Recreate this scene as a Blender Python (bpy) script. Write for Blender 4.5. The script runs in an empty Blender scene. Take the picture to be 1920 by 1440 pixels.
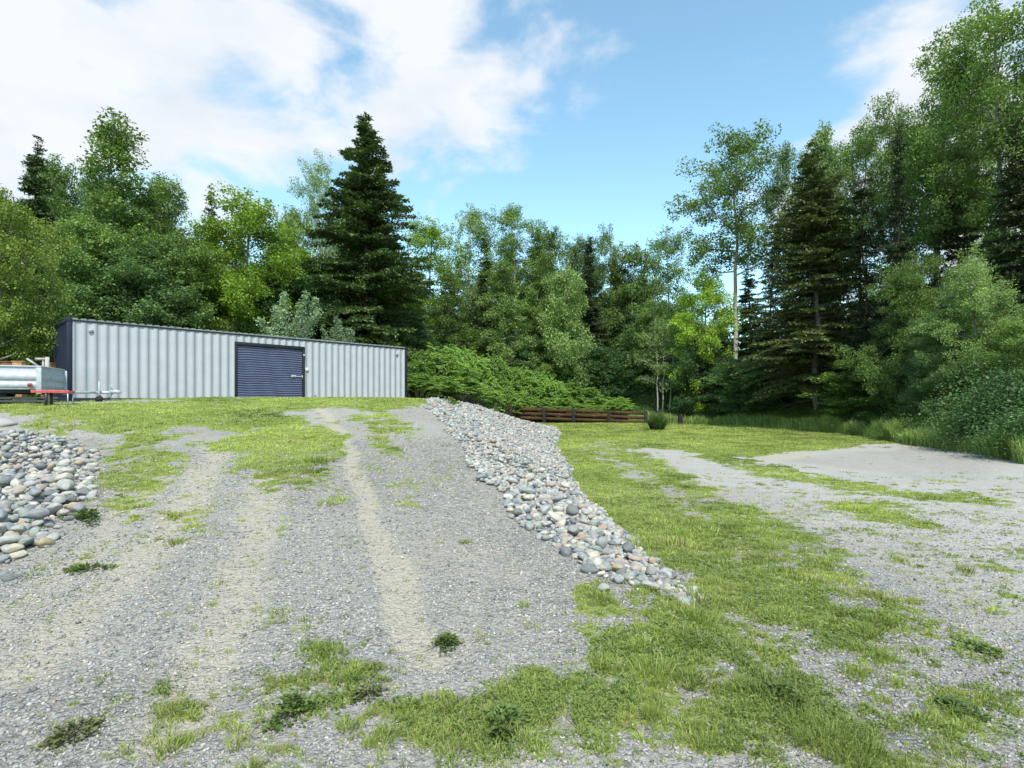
import bpy, math, random
import numpy as np
from mathutils import Vector, Matrix

C = bpy.context.scene.collection
PI = math.pi
SC = bpy.context.scene
EYE = 1.6
F = 1080.0
HY = 760.0

# ------------------------------------------------------------------ camera
cam = bpy.data.objects.new('camera', bpy.data.cameras.new('camera'))
C.objects.link(cam)
cam.location = (0, 0, EYE)
cam.rotation_euler = (PI / 2, 0, 0)
cam.data.sensor_width = 36
cam.data.lens = 36 * F / 1920
cam.data.shift_y = 40.0 / 1920
cam.data.clip_start = 0.05
cam.data.clip_end = 3000
SC.camera = cam

# ------------------------------------------------------------------ light, sky, exposure
SC.view_settings.view_transform = 'Standard'
SC.view_settings.look = 'None'
SC.view_settings.exposure = 0.80
SC.view_settings.gamma = 1
SC.render.engine = 'CYCLES'
SC.cycles.use_denoising = True
SC.cycles.max_bounces = 5
SC.cycles.diffuse_bounces = 3
SC.cycles.glossy_bounces = 2
SC.cycles.transmission_bounces = 3
SC.cycles.transparent_max_bounces = 4

SUN_AZ = math.radians(172)      # clockwise from +Y
SUN_EL = math.radians(55)
sd = Vector((math.sin(SUN_AZ) * math.cos(SUN_EL), math.cos(SUN_AZ) * math.cos(SUN_EL), math.sin(SUN_EL)))
sl = bpy.data.lights.new('sun', 'SUN')
sl.energy = 3.1
sl.angle = math.radians(1.6)
sl.color = (1.0, 0.955, 0.88)
sun = bpy.data.objects.new('sun', sl)
sun.rotation_euler = sd.to_track_quat('Z', 'Y').to_euler()
sun.location = (-20, -20, 40)
C.objects.link(sun)


def pxdir(px, py):
    v = Vector(((px - 960) / F, 1.0, (HY - py) / F))
    return v.normalized()


def build_world():
    w = bpy.data.worlds.new('World')
    SC.world = w
    w.use_nodes = True
    nt = w.node_tree
    nt.nodes.clear()
    N, L = nt.nodes.new, nt.links.new
    out = N('ShaderNodeOutputWorld')
    sky = N('ShaderNodeTexSky')
    sky.sky_type = 'NISHITA'
    sky.sun_disc = False
    sky.sun_elevation = SUN_EL
    sky.sun_rotation = SUN_AZ
    sky.air_density = 1.0
    sky.dust_density = 0.4
    sky.ozone_density = 1.6
    hs = N('ShaderNodeHueSaturation')
    hs.inputs['Saturation'].default_value = 1.0
    hs.inputs['Value'].default_value = 1.0
    L(sky.outputs[0], hs.inputs['Color'])
    bg = N('ShaderNodeBackground')
    bg.inputs['Strength'].default_value = 0.15
    tint = N('ShaderNodeMixRGB')
    tint.blend_type = 'MULTIPLY'
    tint.inputs[0].default_value = 1
    tint.inputs[2].default_value = (1.10, 1.28, 1.09, 1)
    L(hs.outputs[0], tint.inputs[1])
    L(tint.outputs[0], bg.inputs['Color'])
    tc = N('ShaderNodeTexCoord')
    nrm = N('ShaderNodeVectorMath'); nrm.operation = 'NORMALIZE'
    L(tc.outputs['Generated'], nrm.inputs[0])
    blobs = [(60, 60, .50, .9), (380, 60, .34, 1.0), (560, 150, .22, .85), (700, 60, .20, .9), (900, 175, .11, .8), (985, 175, .07, .62),
             (825, 320, .085, .62), (40, 250, .26, .9), (380, 310, .11, .7), (500, 270, .13, .7), (790, 400, .07, .6), (1110, 130, .08, .55),
             (1700, 100, .15, .9), (1850, 60, .16, .9), (1640, 150, .08, .6), (1900, 300, .35, .8), (1060, 40, .12, .55), (1540, 150, .05, .35), (730, 210, .13, .85)]
    acc = None
    for (px, py, r, a) in blobs:
        d = pxdir(px, py)
        dist = N('ShaderNodeVectorMath'); dist.operation = 'DISTANCE'
        L(nrm.outputs[0], dist.inputs[0]); dist.inputs[1].default_value = d
        mr = N('ShaderNodeMapRange'); mr.interpolation_type = 'SMOOTHSTEP'
        mr.inputs['From Min'].default_value = r * 1.25
        mr.inputs['From Max'].default_value = r * .2
        mr.inputs['To Max'].default_value = a
        L(dist.outputs['Value'], mr.inputs['Value'])
        if acc is None:
            acc = mr.outputs[0]
        else:
            m = N('ShaderNodeMath'); m.operation = 'MAXIMUM'
            L(acc, m.inputs[0]); L(mr.outputs[0], m.inputs[1]); acc = m.outputs[0]
    # loose cloud added behind the camera, out of view, for the lighting
    sep = N('ShaderNodeSeparateXYZ'); L(nrm.outputs[0], sep.inputs[0])
    bk = N('ShaderNodeMapRange'); bk.inputs['From Min'].default_value = -.05; bk.inputs['From Max'].default_value = -.5
    bk.inputs['To Max'].default_value = .55
    L(sep.outputs['Y'], bk.inputs['Value'])
    m = N('ShaderNodeMath'); m.operation = 'MAXIMUM'; L(acc, m.inputs[0]); L(bk.outputs[0], m.inputs[1]); acc = m.outputs[0]
    mp = N('ShaderNodeMapping'); mp.inputs['Scale'].default_value = (1.0, 1.0, 1.9)
    mp.inputs['Location'].default_value = (3.1, 1.7, .4)
    L(nrm.outputs[0], mp.inputs['Vector'])
    no = N('ShaderNodeTexNoise'); no.inputs['Scale'].default_value = 5.5; no.inputs['Detail'].default_value = 9
    no.inputs['Roughness'].default_value = .56; no.inputs['Distortion'].default_value = .25
    L(mp.outputs[0], no.inputs['Vector'])
    s1 = N('ShaderNodeMath'); s1.operation = 'MULTIPLY_ADD'; s1.inputs[1].default_value = 3.0; s1.inputs[2].default_value = -1.5
    L(no.outputs['Fac'], s1.inputs[0])
    ad = N('ShaderNodeMath'); ad.operation = 'ADD'; L(acc, ad.inputs[0]); L(s1.outputs[0], ad.inputs[1])
    cm = N('ShaderNodeMapRange'); cm.interpolation_type = 'SMOOTHSTEP'
    cm.inputs['From Min'].default_value = .28; cm.inputs['From Max'].default_value = 1.05; cm.inputs['To Max'].default_value = .97
    L(ad.outputs[0], cm.inputs['Value'])
    no2 = N('ShaderNodeTexNoise'); no2.inputs['Scale'].default_value = 7; no2.inputs['Detail'].default_value = 6
    L(mp.outputs[0], no2.inputs['Vector'])
    cr = N('ShaderNodeValToRGB')
    cr.color_ramp.elements[0].position = .35; cr.color_ramp.elements[0].color = (.70, .745, .80, 1)
    cr.color_ramp.elements[1].position = .58; cr.color_ramp.elements[1].color = (.80, .83, .88, 1)
    L(no2.outputs['Fac'], cr.inputs[0])
    cb = N('ShaderNodeBackground'); cb.inputs['Strength'].default_value = .68
    L(cr.outputs[0], cb.inputs['Color'])
    mix = N('ShaderNodeMixShader')
    L(cm.outputs[0], mix.inputs[0]); L(bg.outputs[0], mix.inputs[1]); L(cb.outputs[0], mix.inputs[2])
    L(mix.outputs[0], out.inputs['Surface'])


build_world()
RNG = np.random.default_rng(11)
ORD = ['first', 'second', 'third', 'fourth', 'fifth', 'sixth', 'seventh', 'eighth', 'ninth', 'tenth', 'eleventh', 'twelfth', 'thirteenth', 'fourteenth', 'fifteenth', 'sixteenth',
       'seventeenth', 'eighteenth', 'nineteenth', 'twentieth', 'twenty-first', 'twenty-second', 'twenty-third', 'twenty-fourth', 'twenty-fifth', 'twenty-sixth', 'twenty-seventh', 'twenty-eighth', 'twenty-ninth', 'thirtieth']

# ------------------------------------------------------------------ helpers: mesh, tags
def mesh_np(name, V, faces, mat=None, parent=None, attrs=None, smooth=False, mats=None, midx=None):
    """V (n,3); faces: list of (m,k) index arrays."""
    me = bpy.data.meshes.new(name)
    V = np.asarray(V, np.float32).reshape(-1, 3)
    me.vertices.add(len(V)); me.vertices.foreach_set('co', V.ravel())
    loops = np.concatenate([np.asarray(f, np.int32).ravel() for f in faces])
    tot = np.concatenate([np.full(len(f), np.asarray(f).shape[1], np.int32) for f in faces])
    st = np.concatenate([[0], np.cumsum(tot)[:-1]]).astype(np.int32)
    me.loops.add(len(loops)); me.loops.foreach_set('vertex_index', loops)
    me.polygons.add(len(tot)); me.polygons.foreach_set('loop_start', st)
    if smooth:
        me.polygons.foreach_set('use_smooth', np.ones(len(tot), bool))
    me.update(calc_edges=True)
    if attrs:
        for k, a in attrs.items():
            at = me.attributes.new(k, 'FLOAT', 'POINT')
            at.data.foreach_set('value', np.asarray(a, np.float32))
    for m in (mats or ([mat] if mat else [])):
        me.materials.append(m)
    if midx is not None:
        me.polygons.foreach_set('material_index', np.asarray(midx, np.int32))
    o = bpy.data.objects.new(name, me)
    C.objects.link(o)
    if parent: o.parent = parent
    return o


def thing(name, label, cat, loc=(0, 0, 0), rz=0, group=None):
    o = bpy.data.objects.new(name, None); C.objects.link(o)
    o.empty_display_size = .2
    o.location = loc; o.rotation_euler = (0, 0, rz)
    o['label'] = label; o['category'] = cat
    if group: o['group'] = group
    return o


def tag(o, label=None, cat=None, group=None, kind=None):
    if label: o['label'] = label
    if cat: o['category'] = cat
    if group: o['group'] = group
    if kind: o['kind'] = kind
    return o


class MB:
    def __init__(s): s.v = []; s.f4 = []; s.f3 = []; s.n = 0
    def add(s, V, quads=None, tris=None):
        V = np.asarray(V, float).reshape(-1, 3)
        s.v.append(V)
        if quads is not None and len(quads): s.f4.append(np.asarray(quads) + s.n)
        if tris is not None and len(tris): s.f3.append(np.asarray(tris) + s.n)
        s.n += len(V)
        return s
    def box(s, a, b, ch=0.0):
        x0, y0, z0 = a; x1, y1, z1 = b
        if x1 < x0: x0, x1 = x1, x0
        if y1 < y0: y0, y1 = y1, y0
        if z1 < z0: z0, z1 = z1, z0
        V = [(x0, y0, z0), (x1, y0, z0), (x1, y1, z0), (x0, y1, z0), (x0, y0, z1), (x1, y0, z1), (x1, y1, z1), (x0, y1, z1)]
        Q = [(0, 3, 2, 1), (4, 5, 6, 7), (0, 1, 5, 4), (1, 2, 6, 5), (2, 3, 7, 6), (3, 0, 4, 7)]
        return s.add(V, Q)
    def tube(s, P, R, n=6, cap=True):
        P = np.asarray(P, float); R = np.broadcast_to(np.asarray(R, float), (len(P),))
        T = np.gradient(P, axis=0); T /= np.linalg.norm(T, axis=1)[:, None] + 1e-9
        ref = np.array([0, 0, 1.0]) if abs(T[0][2]) < .8 else np.array([1.0, 0, 0])
        A = np.cross(T, ref); A /= np.linalg.norm(A, axis=1)[:, None] + 1e-9
        B = np.cross(T, A)
        th = np.arange(n) * 2 * PI / n
        V = P[:, None, :] + R[:, None, None] * (np.cos(th)[None, :, None] * A[:, None, :] + np.sin(th)[None, :, None] * B[:, None, :])
        k = len(P); i = np.arange(k - 1)[:, None] * n; j = np.arange(n)[None, :]; j2 = (j + 1) % n
        Q = np.stack([i + j, i + j2, i + n + j2, i + n + j], -1).reshape(-1, 4)
        s.add(V.reshape(-1, 3), Q)
        if cap:
            c0, c1 = s.n, s.n + 1
            base = s.n - k * n
            s.v.append(P[[0, -1]]); s.n += 2
            jj = np.arange(n); jn = (jj + 1) % n
            s.f3.append(np.stack([np.full(n, c0), base + jn, base + jj], -1))
            s.f3.append(np.stack([np.full(n, c1), base + (k - 1) * n + jj, base + (k - 1) * n + jn], -1))
        return s
    def build(s, name, mat, parent=None, smooth=False, **kw):
        V = np.concatenate(s.v)
        fs = []
        if s.f4: fs.append(np.concatenate(s.f4))
        if s.f3: fs.append(np.concatenate(s.f3))
        return mesh_np(name, V, fs, mat, parent, smooth=smooth, **kw)


def bevel(o, w=.01, seg=2):
    m = o.modifiers.new('bevel', 'BEVEL'); m.width = w; m.segments = seg; m.limit_method = 'ANGLE'
    return o


def scatter(V0, F0, R, T, S=None):
    """copies of template V0/F0 by rotation R (N,3,3), position T (N,3), scale S (N,3)"""
    N = len(T)
    V = V0[None] * (S[:, None, :] if S is not None else 1.0)
    V = np.einsum('nij,nkj->nki', R, V) + T[:, None, :]
    Fx = F0[None] + (np.arange(N) * len(V0))[:, None, None]
    return V.reshape(-1, 3), Fx.reshape(-1, F0.shape[1])


def frames(D, Nn):
    """x axis along D, z axis near Nn"""
    X = D / (np.linalg.norm(D, axis=1)[:, None] + 1e-9)
    Y = np.cross(Nn, X); Y /= np.linalg.norm(Y, axis=1)[:, None] + 1e-9
    Z = np.cross(X, Y)
    return np.stack([X, Y, Z], -1)


def unit(rng, n):
    v = rng.normal(size=(n, 3)); return v / np.linalg.norm(v, axis=1)[:, None]

# ------------------------------------------------------------------ numpy noise
_T = np.random.default_rng(5).random((256, 256))
def vnoise(x, y):
    xi = np.floor(x).astype(int); yi = np.floor(y).astype(int)
    fx = x - xi; fy = y - yi
    fx = fx * fx * (3 - 2 * fx); fy = fy * fy * (3 - 2 * fy)
    a = _T[xi & 255, yi & 255]; b = _T[(xi + 1) & 255, yi & 255]; c = _T[xi & 255, (yi + 1) & 255]; d = _T[(xi + 1) & 255, (yi + 1) & 255]
    return (a * (1 - fx) + b * fx) * (1 - fy) + (c * (1 - fx) + d * fx) * fy
def fbm(x, y, o=4, g=.5):
    s = 0; a = 1; t = 0
    for i in range(o):
        s = s + a * vnoise(x * 2 ** i + 17.3 * i, y * 2 ** i + 9.1 * i); t += a; a *= g
    return s / t
def sstep(a, b, x):
    t = np.clip((x - a) / (b - a), 0, 1); return t * t * (3 - 2 * t)

# ------------------------------------------------------------------ terrain
EY = np.array([0, 3.5, 4.4, 6.5, 9.9, 17, 24, 30, 36, 41, 45, 50, 60, 200.])
EX = np.array([1.5, 1.25, .9, .0, -.8, -2.5, -2.4, -2.4, -4.2, -7.5, -6, -1, 0, 0])
TY = np.array([0, 4.6, 6.6, 9, 13, 22, 30, 36, 40, 43, 46, 50, 60, 200.])
TX = np.array([1.7, 1.5, 1.42, 1.25, 1.35, 1.7, 2.5, 2.6, .5, -2, 1, 6, 8, 8])
def edge_x(y): return np.interp(y, EY, EX)
def toe_x(y): return np.interp(y, TY, TX)
def hill(x, y):
    r = (.121 + .024 * sstep(-7, -11, x)) * (y - 2.7)
    r = .5 * (r + np.sqrt(r * r + .02))                       # soft start
    top = 1.665 + .20 * np.exp(-((x + 6.8) / 4.2) ** 2) * np.exp(-((y - 17.2) / 2.6) ** 2) + .08 * np.exp(-((x + 3) / 2.5) ** 2) * np.exp(-((y - 20) / 4) ** 2)
    k = .12
    h = np.clip(.5 + .5 * (top - r) / k, 0, 1)
    return top * (1 - h) + r * h - k * h * (1 - h)
def lowland(x, y):
    z = .28 * sstep(12, 42, y) + .10 * sstep(10, 22, x) * sstep(4, 14, y) + (fbm(x * .12, y * .12, 2) - .5) * .12
    return z + 1.2 * sstep(55, 120, y)
def terrain(x, y, fine=True):
    x = np.asarray(x, float); y = np.asarray(y, float)
    e = edge_x(y); t = toe_x(y)
    u = np.clip((x - e) / (t - e), 0, 1)
    u = u * .75 + .25 * u * u * (3 - 2 * u)
    z = hill(x, y) * (1 - u) + lowland(x, y) * u
    # dip left of the drive where the cobble pile spills down
    z = z - .55 * sstep(-5.6, -9.5, x) * sstep(1, 5, y) * sstep(12.5, 8.5, y)
    if fine:
        z = z + (fbm(x * 1.1, y * 1.1, 3) - .5) * .05
    return z
def tz(x, y): return float(terrain(x, y))

def W(px, py, dmax=19.0):
    """where the sight line through a photograph pixel meets the ground"""
    k = (px - 960) / F; s = (HY - py) / F
    y = np.arange(1.6, dmax if px < 900 else 60, .02)
    g = terrain(k * y, y, False) - (EYE + s * y)
    i = np.argmax(g > 0) if (g > 0).any() else len(y) - 1
    return (k * y[i], y[i])

# ------------------------------------------------------------------ ground cover maps (world-space polygons)
def poly(pts): return np.array([W(*p) for p in pts])
def sdist(Pg, x, y):
    """signed distance, positive inside"""
    d = np.full(x.shape, 1e9); ins = np.zeros(x.shape, bool)
    n = len(Pg)
    for i in range(n):
        ax, ay = Pg[i]; bx, by = Pg[(i + 1) % n]
        ex, ey = bx - ax, by - ay
        t = np.clip(((x - ax) * ex + (y - ay) * ey) / (ex * ex + ey * ey + 1e-9), 0, 1)
        d = np.minimum(d, np.hypot(x - ax - t * ex, y - ay - t * ey))
        c = ((ay > y) != (by > y)) & (x < (bx - ax) * (y - ay) / (by - ay + 1e-12) + ax)
        ins ^= c
    return np.where(ins, d, -d)
GP = [  # photograph outline, density, edge softness in metres
    ([(0, 757), (200, 757), (440, 750), (780, 754), (800, 764), (700, 778), (600, 768), (430, 790), (350, 805), (200, 808), (100, 800), (60, 790), (0, 778)], .98, .5),
    ([(190, 800), (330, 790), (360, 840), (320, 900), (300, 960), (230, 990), (215, 930), (200, 860)], .8, .35),
    ([(430, 790), (520, 775), (600, 785), (640, 850), (620, 895), (560, 905), (500, 870), (440, 890), (425, 850)], .92, .3),
    ([(640, 780), (760, 782), (800, 860), (835, 885), (760, 890), (680, 810)], .58, .4),
    ([(405, 1060), (440, 990), (460, 1100), (420, 1160), (385, 1170)], .26, .15),
    ([(120, 1020), (210, 1035), (180, 1085), (60, 1110), (0, 1150), (0, 1110)], .38, .2),
    ([(1030, 800), (1280, 797), (1500, 806), (1720, 830), (1560, 838), (1400, 855), (1300, 850), (1180, 832), (1090, 826), (1100, 850), (1190, 900), (1250, 930), (1330, 1000), (1370, 1100), (1400, 1200), (1300, 1250), (1200, 1260), (1200, 1180), (1300, 1140), (1295, 1100), (1180, 1010), (1080, 940), (1060, 880)], 1.0, .35),
    ([(1000, 770), (1280, 775), (1500, 790), (1920, 800), (1920, 850), (1700, 832), (1500, 808), (1280, 800), (1030, 802)], 1.0, .8),
    ([(1090, 826), (1180, 832), (1300, 890), (1340, 920), (1330, 1000), (1250, 930)], .72, .3),
    ([(1300, 848), (1400, 855), (1450, 872), (1700, 920), (1850, 930), (1900, 952), (1700, 940), (1600, 925), (1500, 905), (1400, 890)], .74, .35),
    ([(1480, 935), (1650, 935), (1790, 985), (1750, 995), (1600, 970)], .8, .3),
    ([(1250, 930), (1420, 950), (1560, 1050), (1640, 1200), (1750, 1330), (1650, 1440), (1300, 1440), (1200, 1300)], .84, .8),
    ([(1300, 1180), (1480, 1180), (1560, 1300), (1500, 1360), (1320, 1300)], .8, .4),
    ([(650, 1330), (720, 1250), (900, 1245), (1050, 1180), (1200, 1200), (1300, 1300), (1350, 1440), (850, 1440), (700, 1400)], .72, .3),
    ([(1040, 1160), (1200, 1180), (1330, 1240), (1380, 1400), (1200, 1440), (1100, 1260)], .85, .25),
    ([(200, 1310), (500, 1280), (600, 1210), (800, 1190), (1000, 1140), (1080, 1200), (1000, 1440), (200, 1440), (150, 1390)], .48, .25),
    ([(1060, 1100), (1150, 1095), (1170, 1150), (1060, 1170)], .85, .08),
    ([(1780, 1040), (1920, 1080), (1920, 1125), (1850, 1095)], .6, .2),
    ([(1700, 1270), (1920, 1300), (1920, 1360), (1780, 1340)], .6, .15),
    ([(1330, 1240), (1600, 1270), (1900, 1350), (1960, 1460), (1300, 1460)], .66, .25),
    ([(1540, 1040), (1720, 1130), (1800, 1290), (1600, 1250)], .55, .35),
    ([(1500, 1380), (1920, 1400), (1920, 1440), (1500, 1440)], .5, .15),
    ([(560, 1220), (640, 1215), (640, 1260), (560, 1270)], .55, .1),
    ([(250, 870), (400, 850), (470, 1000), (330, 1060), (200, 1010)], .34, .3),
    ([(420, 850), (640, 860), (650, 960), (480, 960)], .44, .3),
    ([(640, 800), (860, 880), (860, 950), (700, 930)], .32, .3),
    ([(870, 800), (950, 775), (985, 790), (930, 800)], .0, .1),
]
GPW = [(poly(p), d, s) for p, d, s in GP]
BARE = [poly([(1405, 858), (1560, 845), (1700, 838), (1870, 842), (1930, 865), (1930, 905), (1700, 905), (1560, 880), (1450, 868)])]
def forest_f(x, y):
    xe = np.interp(y, [0, 12, 16, 19, 23, 33, 43, 60], [15, 14.6, 14.8, 15.4, 16.0, 17.5, 17, 17])
    a = sstep(-.4, .8, x - xe)
    b = sstep(43.5, 45.5, y)
    d = 18.9 + (x + 14) * 1.04                     # behind the container
    c = sstep(0, 1.5, y - np.clip(d, 17, 45) - 3.8) * sstep(-3.5, -5.5, x)
    l = sstep(-16, -17.5, x)
    return np.maximum.reduce([a, b, c, l])
def streak(x, y):
    """slow variation drawn out along the direction of travel"""
    side = sstep(-.3, 1.2, x - toe_x(y))
    L1 = x * .944 + y * .33; A1 = y * .944 - x * .33
    a = .6 * fbm(L1 * 1.7, A1 * .13, 2) + .4 * fbm(L1 * 4.5 + 7, A1 * .35, 2)
    b = .6 * fbm(x * 1.3 + 20, y * .14, 2) + .4 * fbm(x * 3.6 + 7, y * .4, 2)
    return a * (1 - side) + b * side
def grass_f(x, y, both=False):
    """0..1 patchy grass cover at ground level"""
    wx = x + (fbm(x * .9, y * .9, 3) - .5) * 1.1 * np.clip(y / 9, .35, 1.6)
    wy = y + (fbm(x * .9 + 40, y * .9 + 13, 3) - .5) * 1.1 * np.clip(y / 9, .35, 1.6)
    d = np.full(x.shape, .14)
    for Pg, den, s in GPW:
        k = sstep(-s * 1.9, s * 1.6, sdist(Pg, wx, wy))
        d = np.maximum(d, (den if den < 1 else 1.2) * k)
    for Pg in BARE:
        d = d * (1 - sstep(-.15, .2, sdist(Pg, wx * .4 + x * .6, wy * .4 + y * .6)))
    d = np.where((y > 15.8) & (x < -2.6), np.maximum(d, .86), d)
    d = np.maximum(d, forest_f(x, y) * .8)
    d = d + (streak(x, y) - .5) * np.where(d > .12, .7, .25) * np.clip(2.2 - 2 * d, 0, 1)
    d = np.maximum(d, .30 * sstep(1.2, 2.2, x - toe_x(y)) * sstep(16, 11, y))
    n = .38 * fbm(x * 2.6, y * 2.6, 2) + .34 * fbm(x * 8 + 5, y * 8, 2) + .28 * fbm(x * 21 + 5, y * 21, 2)
    n = (n - .5) * 2.5 + .5
    r = np.clip(sstep(-.26, .22, d - n) * np.clip(d * 1.6, 0, 1), 0, 1)
    return (r, d) if both else r
TR = [  # tan wheel tracks: pixel polylines, half width, strength
    ([(410, 840), (345, 960), (210, 1110), (50, 1240)], .28, .7),
    ([(600, 765), (640, 820), (690, 950), (745, 1090), (800, 1230)], .16, .85),
    ([(505, 870), (480, 1000), (440, 1130), (390, 1260), (330, 1380)], .26, .68),
    ([(300, 900), (180, 1030), (60, 1130), (-60, 1220)], .25, .6),
    ([(690, 780), (800, 880), (900, 1000), (990, 1130)], .12, .35),
    ([(1150, 835), (1350, 920), (1600, 1010), (1900, 1150)], .5, .4),
]
TRW = [(poly(p), w, s) for p, w, s in TR]
FR = [(poly([(1405, 858), (1470, 862), (1530, 850), (1460, 850)]), .45, .9), (poly([(1690, 840), (1860, 846), (1840, 838), (1720, 832)]), .5, .9)]
def tan_f(x, y):
    wx = x + (fbm(x * 1.5, y * 1.5, 3) - .5) * .22; wy = y + (fbm(x * 1.5 + 9, y * 1.5 + 3, 3) - .5) * .3
    r = .36 * sstep(.50, .68, streak(x + 3.3, y))
    r = r * (1 - .5 * sstep(.5, 2, x - toe_x(y)))
    for Pg, w, s in TRW:
        d = np.full(x.shape, 1e9)
        for i in range(len(Pg) - 1):
            ax, ay = Pg[i]; bx, by = Pg[i + 1]; ex, ey = bx - ax, by - ay
            t = np.clip(((wx - ax) * ex + (wy - ay) * ey) / (ex * ex + ey * ey), 0, 1)
            d = np.minimum(d, np.hypot(wx - ax - t * ex, wy - ay - t * ey))
        r = np.maximum(r, s * sstep(w * 1.5, w * .3, d))
    for Pg, w, s in FR:
        r = np.maximum(r, s * sstep(-w, .1, sdist(Pg, wx, wy)))
    return r

# ------------------------------------------------------------------ materials
def new_mat(name):
    m = bpy.data.materials.new(name); m.use_nodes = True
    nt = m.node_tree; b = nt.nodes['Principled BSDF']
    return m, nt, b, nt.nodes.new, nt.links.new

def simple(name, col, rough=.6, metal=0, var=.12, scale=6, bump=.0, spec=.4, dirt=None, dirt_amt=.0):
    m, nt, b, N, L = new_mat(name)
    tc = N('ShaderNodeTexCoord')
    no = N('ShaderNodeTexNoise'); no.inputs['Scale'].default_value = scale; no.inputs['Detail'].default_value = 6
    L(tc.outputs['Object'], no.inputs['Vector'])
    cr = N('ShaderNodeValToRGB')
    c = np.array(col)
    cr.color_ramp.elements[0].position = .3; cr.color_ramp.elements[0].color = (*np.clip(c * (1 - var), 0, 1), 1)
    cr.color_ramp.elements[1].position = .7; cr.color_ramp.elements[1].color = (*np.clip(c * (1 + var), 0, 1), 1)
    L(no.outputs['Fac'], cr.inputs[0])
    last = cr.outputs[0]
    if dirt is not None:
        n2 = N('ShaderNodeTexNoise'); n2.inputs['Scale'].default_value = scale * .6; n2.inputs['Detail'].default_value = 8; n2.inputs['Roughness'].default_value = .7
        L(tc.outputs['Object'], n2.inputs['Vector'])
        r2 = N('ShaderNodeMapRange'); r2.inputs['From Min'].default_value = .5; r2.inputs['From Max'].default_value = .75; r2.inputs['To Max'].default_value = dirt_amt
        L(n2.outputs['Fac'], r2.inputs['Value'])
        mx = N('ShaderNodeMixRGB'); mx.inputs[2].default_value = (*dirt, 1)
        L(r2.outputs[0], mx.inputs[0]); L(last, mx.inputs[1]); last = mx.outputs[0]
    L(last, b.inputs['Base Color'])
    b.inputs['Roughness'].default_value = rough; b.inputs['Metallic'].default_value = metal
    b.inputs['Specular IOR Level'].default_value = spec
    if bump:
        bp = N('ShaderNodeBump'); bp.inputs['Strength'].default_value = bump; bp.inputs['Distance'].default_value = .02
        n3 = N('ShaderNodeTexNoise'); n3.inputs['Scale'].default_value = scale * 5; n3.inputs['Detail'].default_value = 6
        L(tc.outputs['Object'], n3.inputs['Vector']); L(n3.outputs['Fac'], bp.inputs['Height']); L(bp.outputs[0], b.inputs['Normal'])
    return m

def leaf_mat(name, dark, light, trans=.3, clump=.8, rough=.55):
    """leaf colour varies leaf by leaf and, from branch to branch, by a slow noise"""
    m, nt, b, N, L = new_mat(name)
    at = N('ShaderNodeAttribute'); at.attribute_name = 'var'
    tc = N('ShaderNodeTexCoord')
    oi = N('ShaderNodeObjectInfo')
    no = N('ShaderNodeTexNoise'); no.noise_dimensions = '4D'; no.inputs['Scale'].default_value = clump; no.inputs['Detail'].default_value = 3
    L(tc.outputs['Object'], no.inputs['Vector']); L(oi.outputs['Random'], no.inputs['W'])
    a = N('ShaderNodeMath'); a.operation = 'MULTIPLY_ADD'; a.inputs[1].default_value = 1.5; a.inputs[2].default_value = -.75
    L(no.outputs['Fac'], a.inputs[0])
    s = N('ShaderNodeMath'); s.operation = 'MULTIPLY_ADD'; s.inputs[1].default_value = .55; L(at.outputs['Fac'], s.inputs[0]); L(a.outputs[0], s.inputs[2])
    s2 = N('ShaderNodeMath'); s2.operation = 'ADD'; s2.inputs[1].default_value = .22; s2.use_clamp = True; L(s.outputs[0], s2.inputs[0])
    mx = N('ShaderNodeMixRGB'); mx.inputs[1].default_value = (*dark, 1); mx.inputs[2].default_value = (*light, 1)
    L(s2.outputs[0], mx.inputs[0])
    hs = N('ShaderNodeHueSaturation')
    vr = N('ShaderNodeMapRange'); vr.inputs['To Min'].default_value = .82; vr.inputs['To Max'].default_value = 1.2
    L(oi.outputs['Random'], vr.inputs['Value']); L(vr.outputs[0], hs.inputs['Value']); L(mx.outputs[0], hs.inputs['Color'])
    L(hs.outputs[0], b.inputs['Base Color'])
    b.inputs['Roughness'].default_value = rough; b.inputs['Specular IOR Level'].default_value = .35
    tr = N('ShaderNodeBsdfTranslucent')
    tm = N('ShaderNodeMixRGB'); tm.blend_type = 'MULTIPLY'; tm.inputs[0].default_value = 1; tm.inputs[2].default_value = (1.25, 1.2, .5, 1)
    L(hs.outputs[0], tm.inputs[1]); L(tm.outputs[0], tr.inputs['Color'])
    ms = N('ShaderNodeMixShader'); ms.inputs[0].default_value = trans
    L(b.outputs[0], ms.inputs[1]); L(tr.outputs[0], ms.inputs[2])
    L(ms.outputs[0], nt.nodes['Material Output'].inputs['Surface'])
    return m

LM = {
    'green':  leaf_mat('leaf_green', (0.071, 0.130, 0.036), (0.230, 0.358, 0.096)),
    'bright': leaf_mat('leaf_bright_green', (0.130, 0.246, 0.041), (0.366, 0.546, 0.082), .38),
    'yellow': leaf_mat('leaf_yellow_green', (.15, .27, .03), (.44, .62, .08), .35),
    'pale':   leaf_mat('leaf_pale_green', (0.118, 0.195, 0.068), (0.319, 0.454, 0.151)),
    'blue':   leaf_mat('leaf_blue_green', (0.065, 0.124, 0.052), (0.195, 0.318, 0.123)),
    'silver': leaf_mat('leaf_silver_green', (0.130, 0.208, 0.123), (0.354, 0.468, 0.288)),
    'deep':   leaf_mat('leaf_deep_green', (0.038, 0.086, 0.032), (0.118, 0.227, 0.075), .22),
    'fresh': leaf_mat('leaf_fresh_green', (.085, .14, .03), (.25, .34, .07), .35),
    'sumac':  leaf_mat('leaf_sumac', (0.118, 0.236, 0.059), (0.354, 0.543, 0.130), .35),
}
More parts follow.
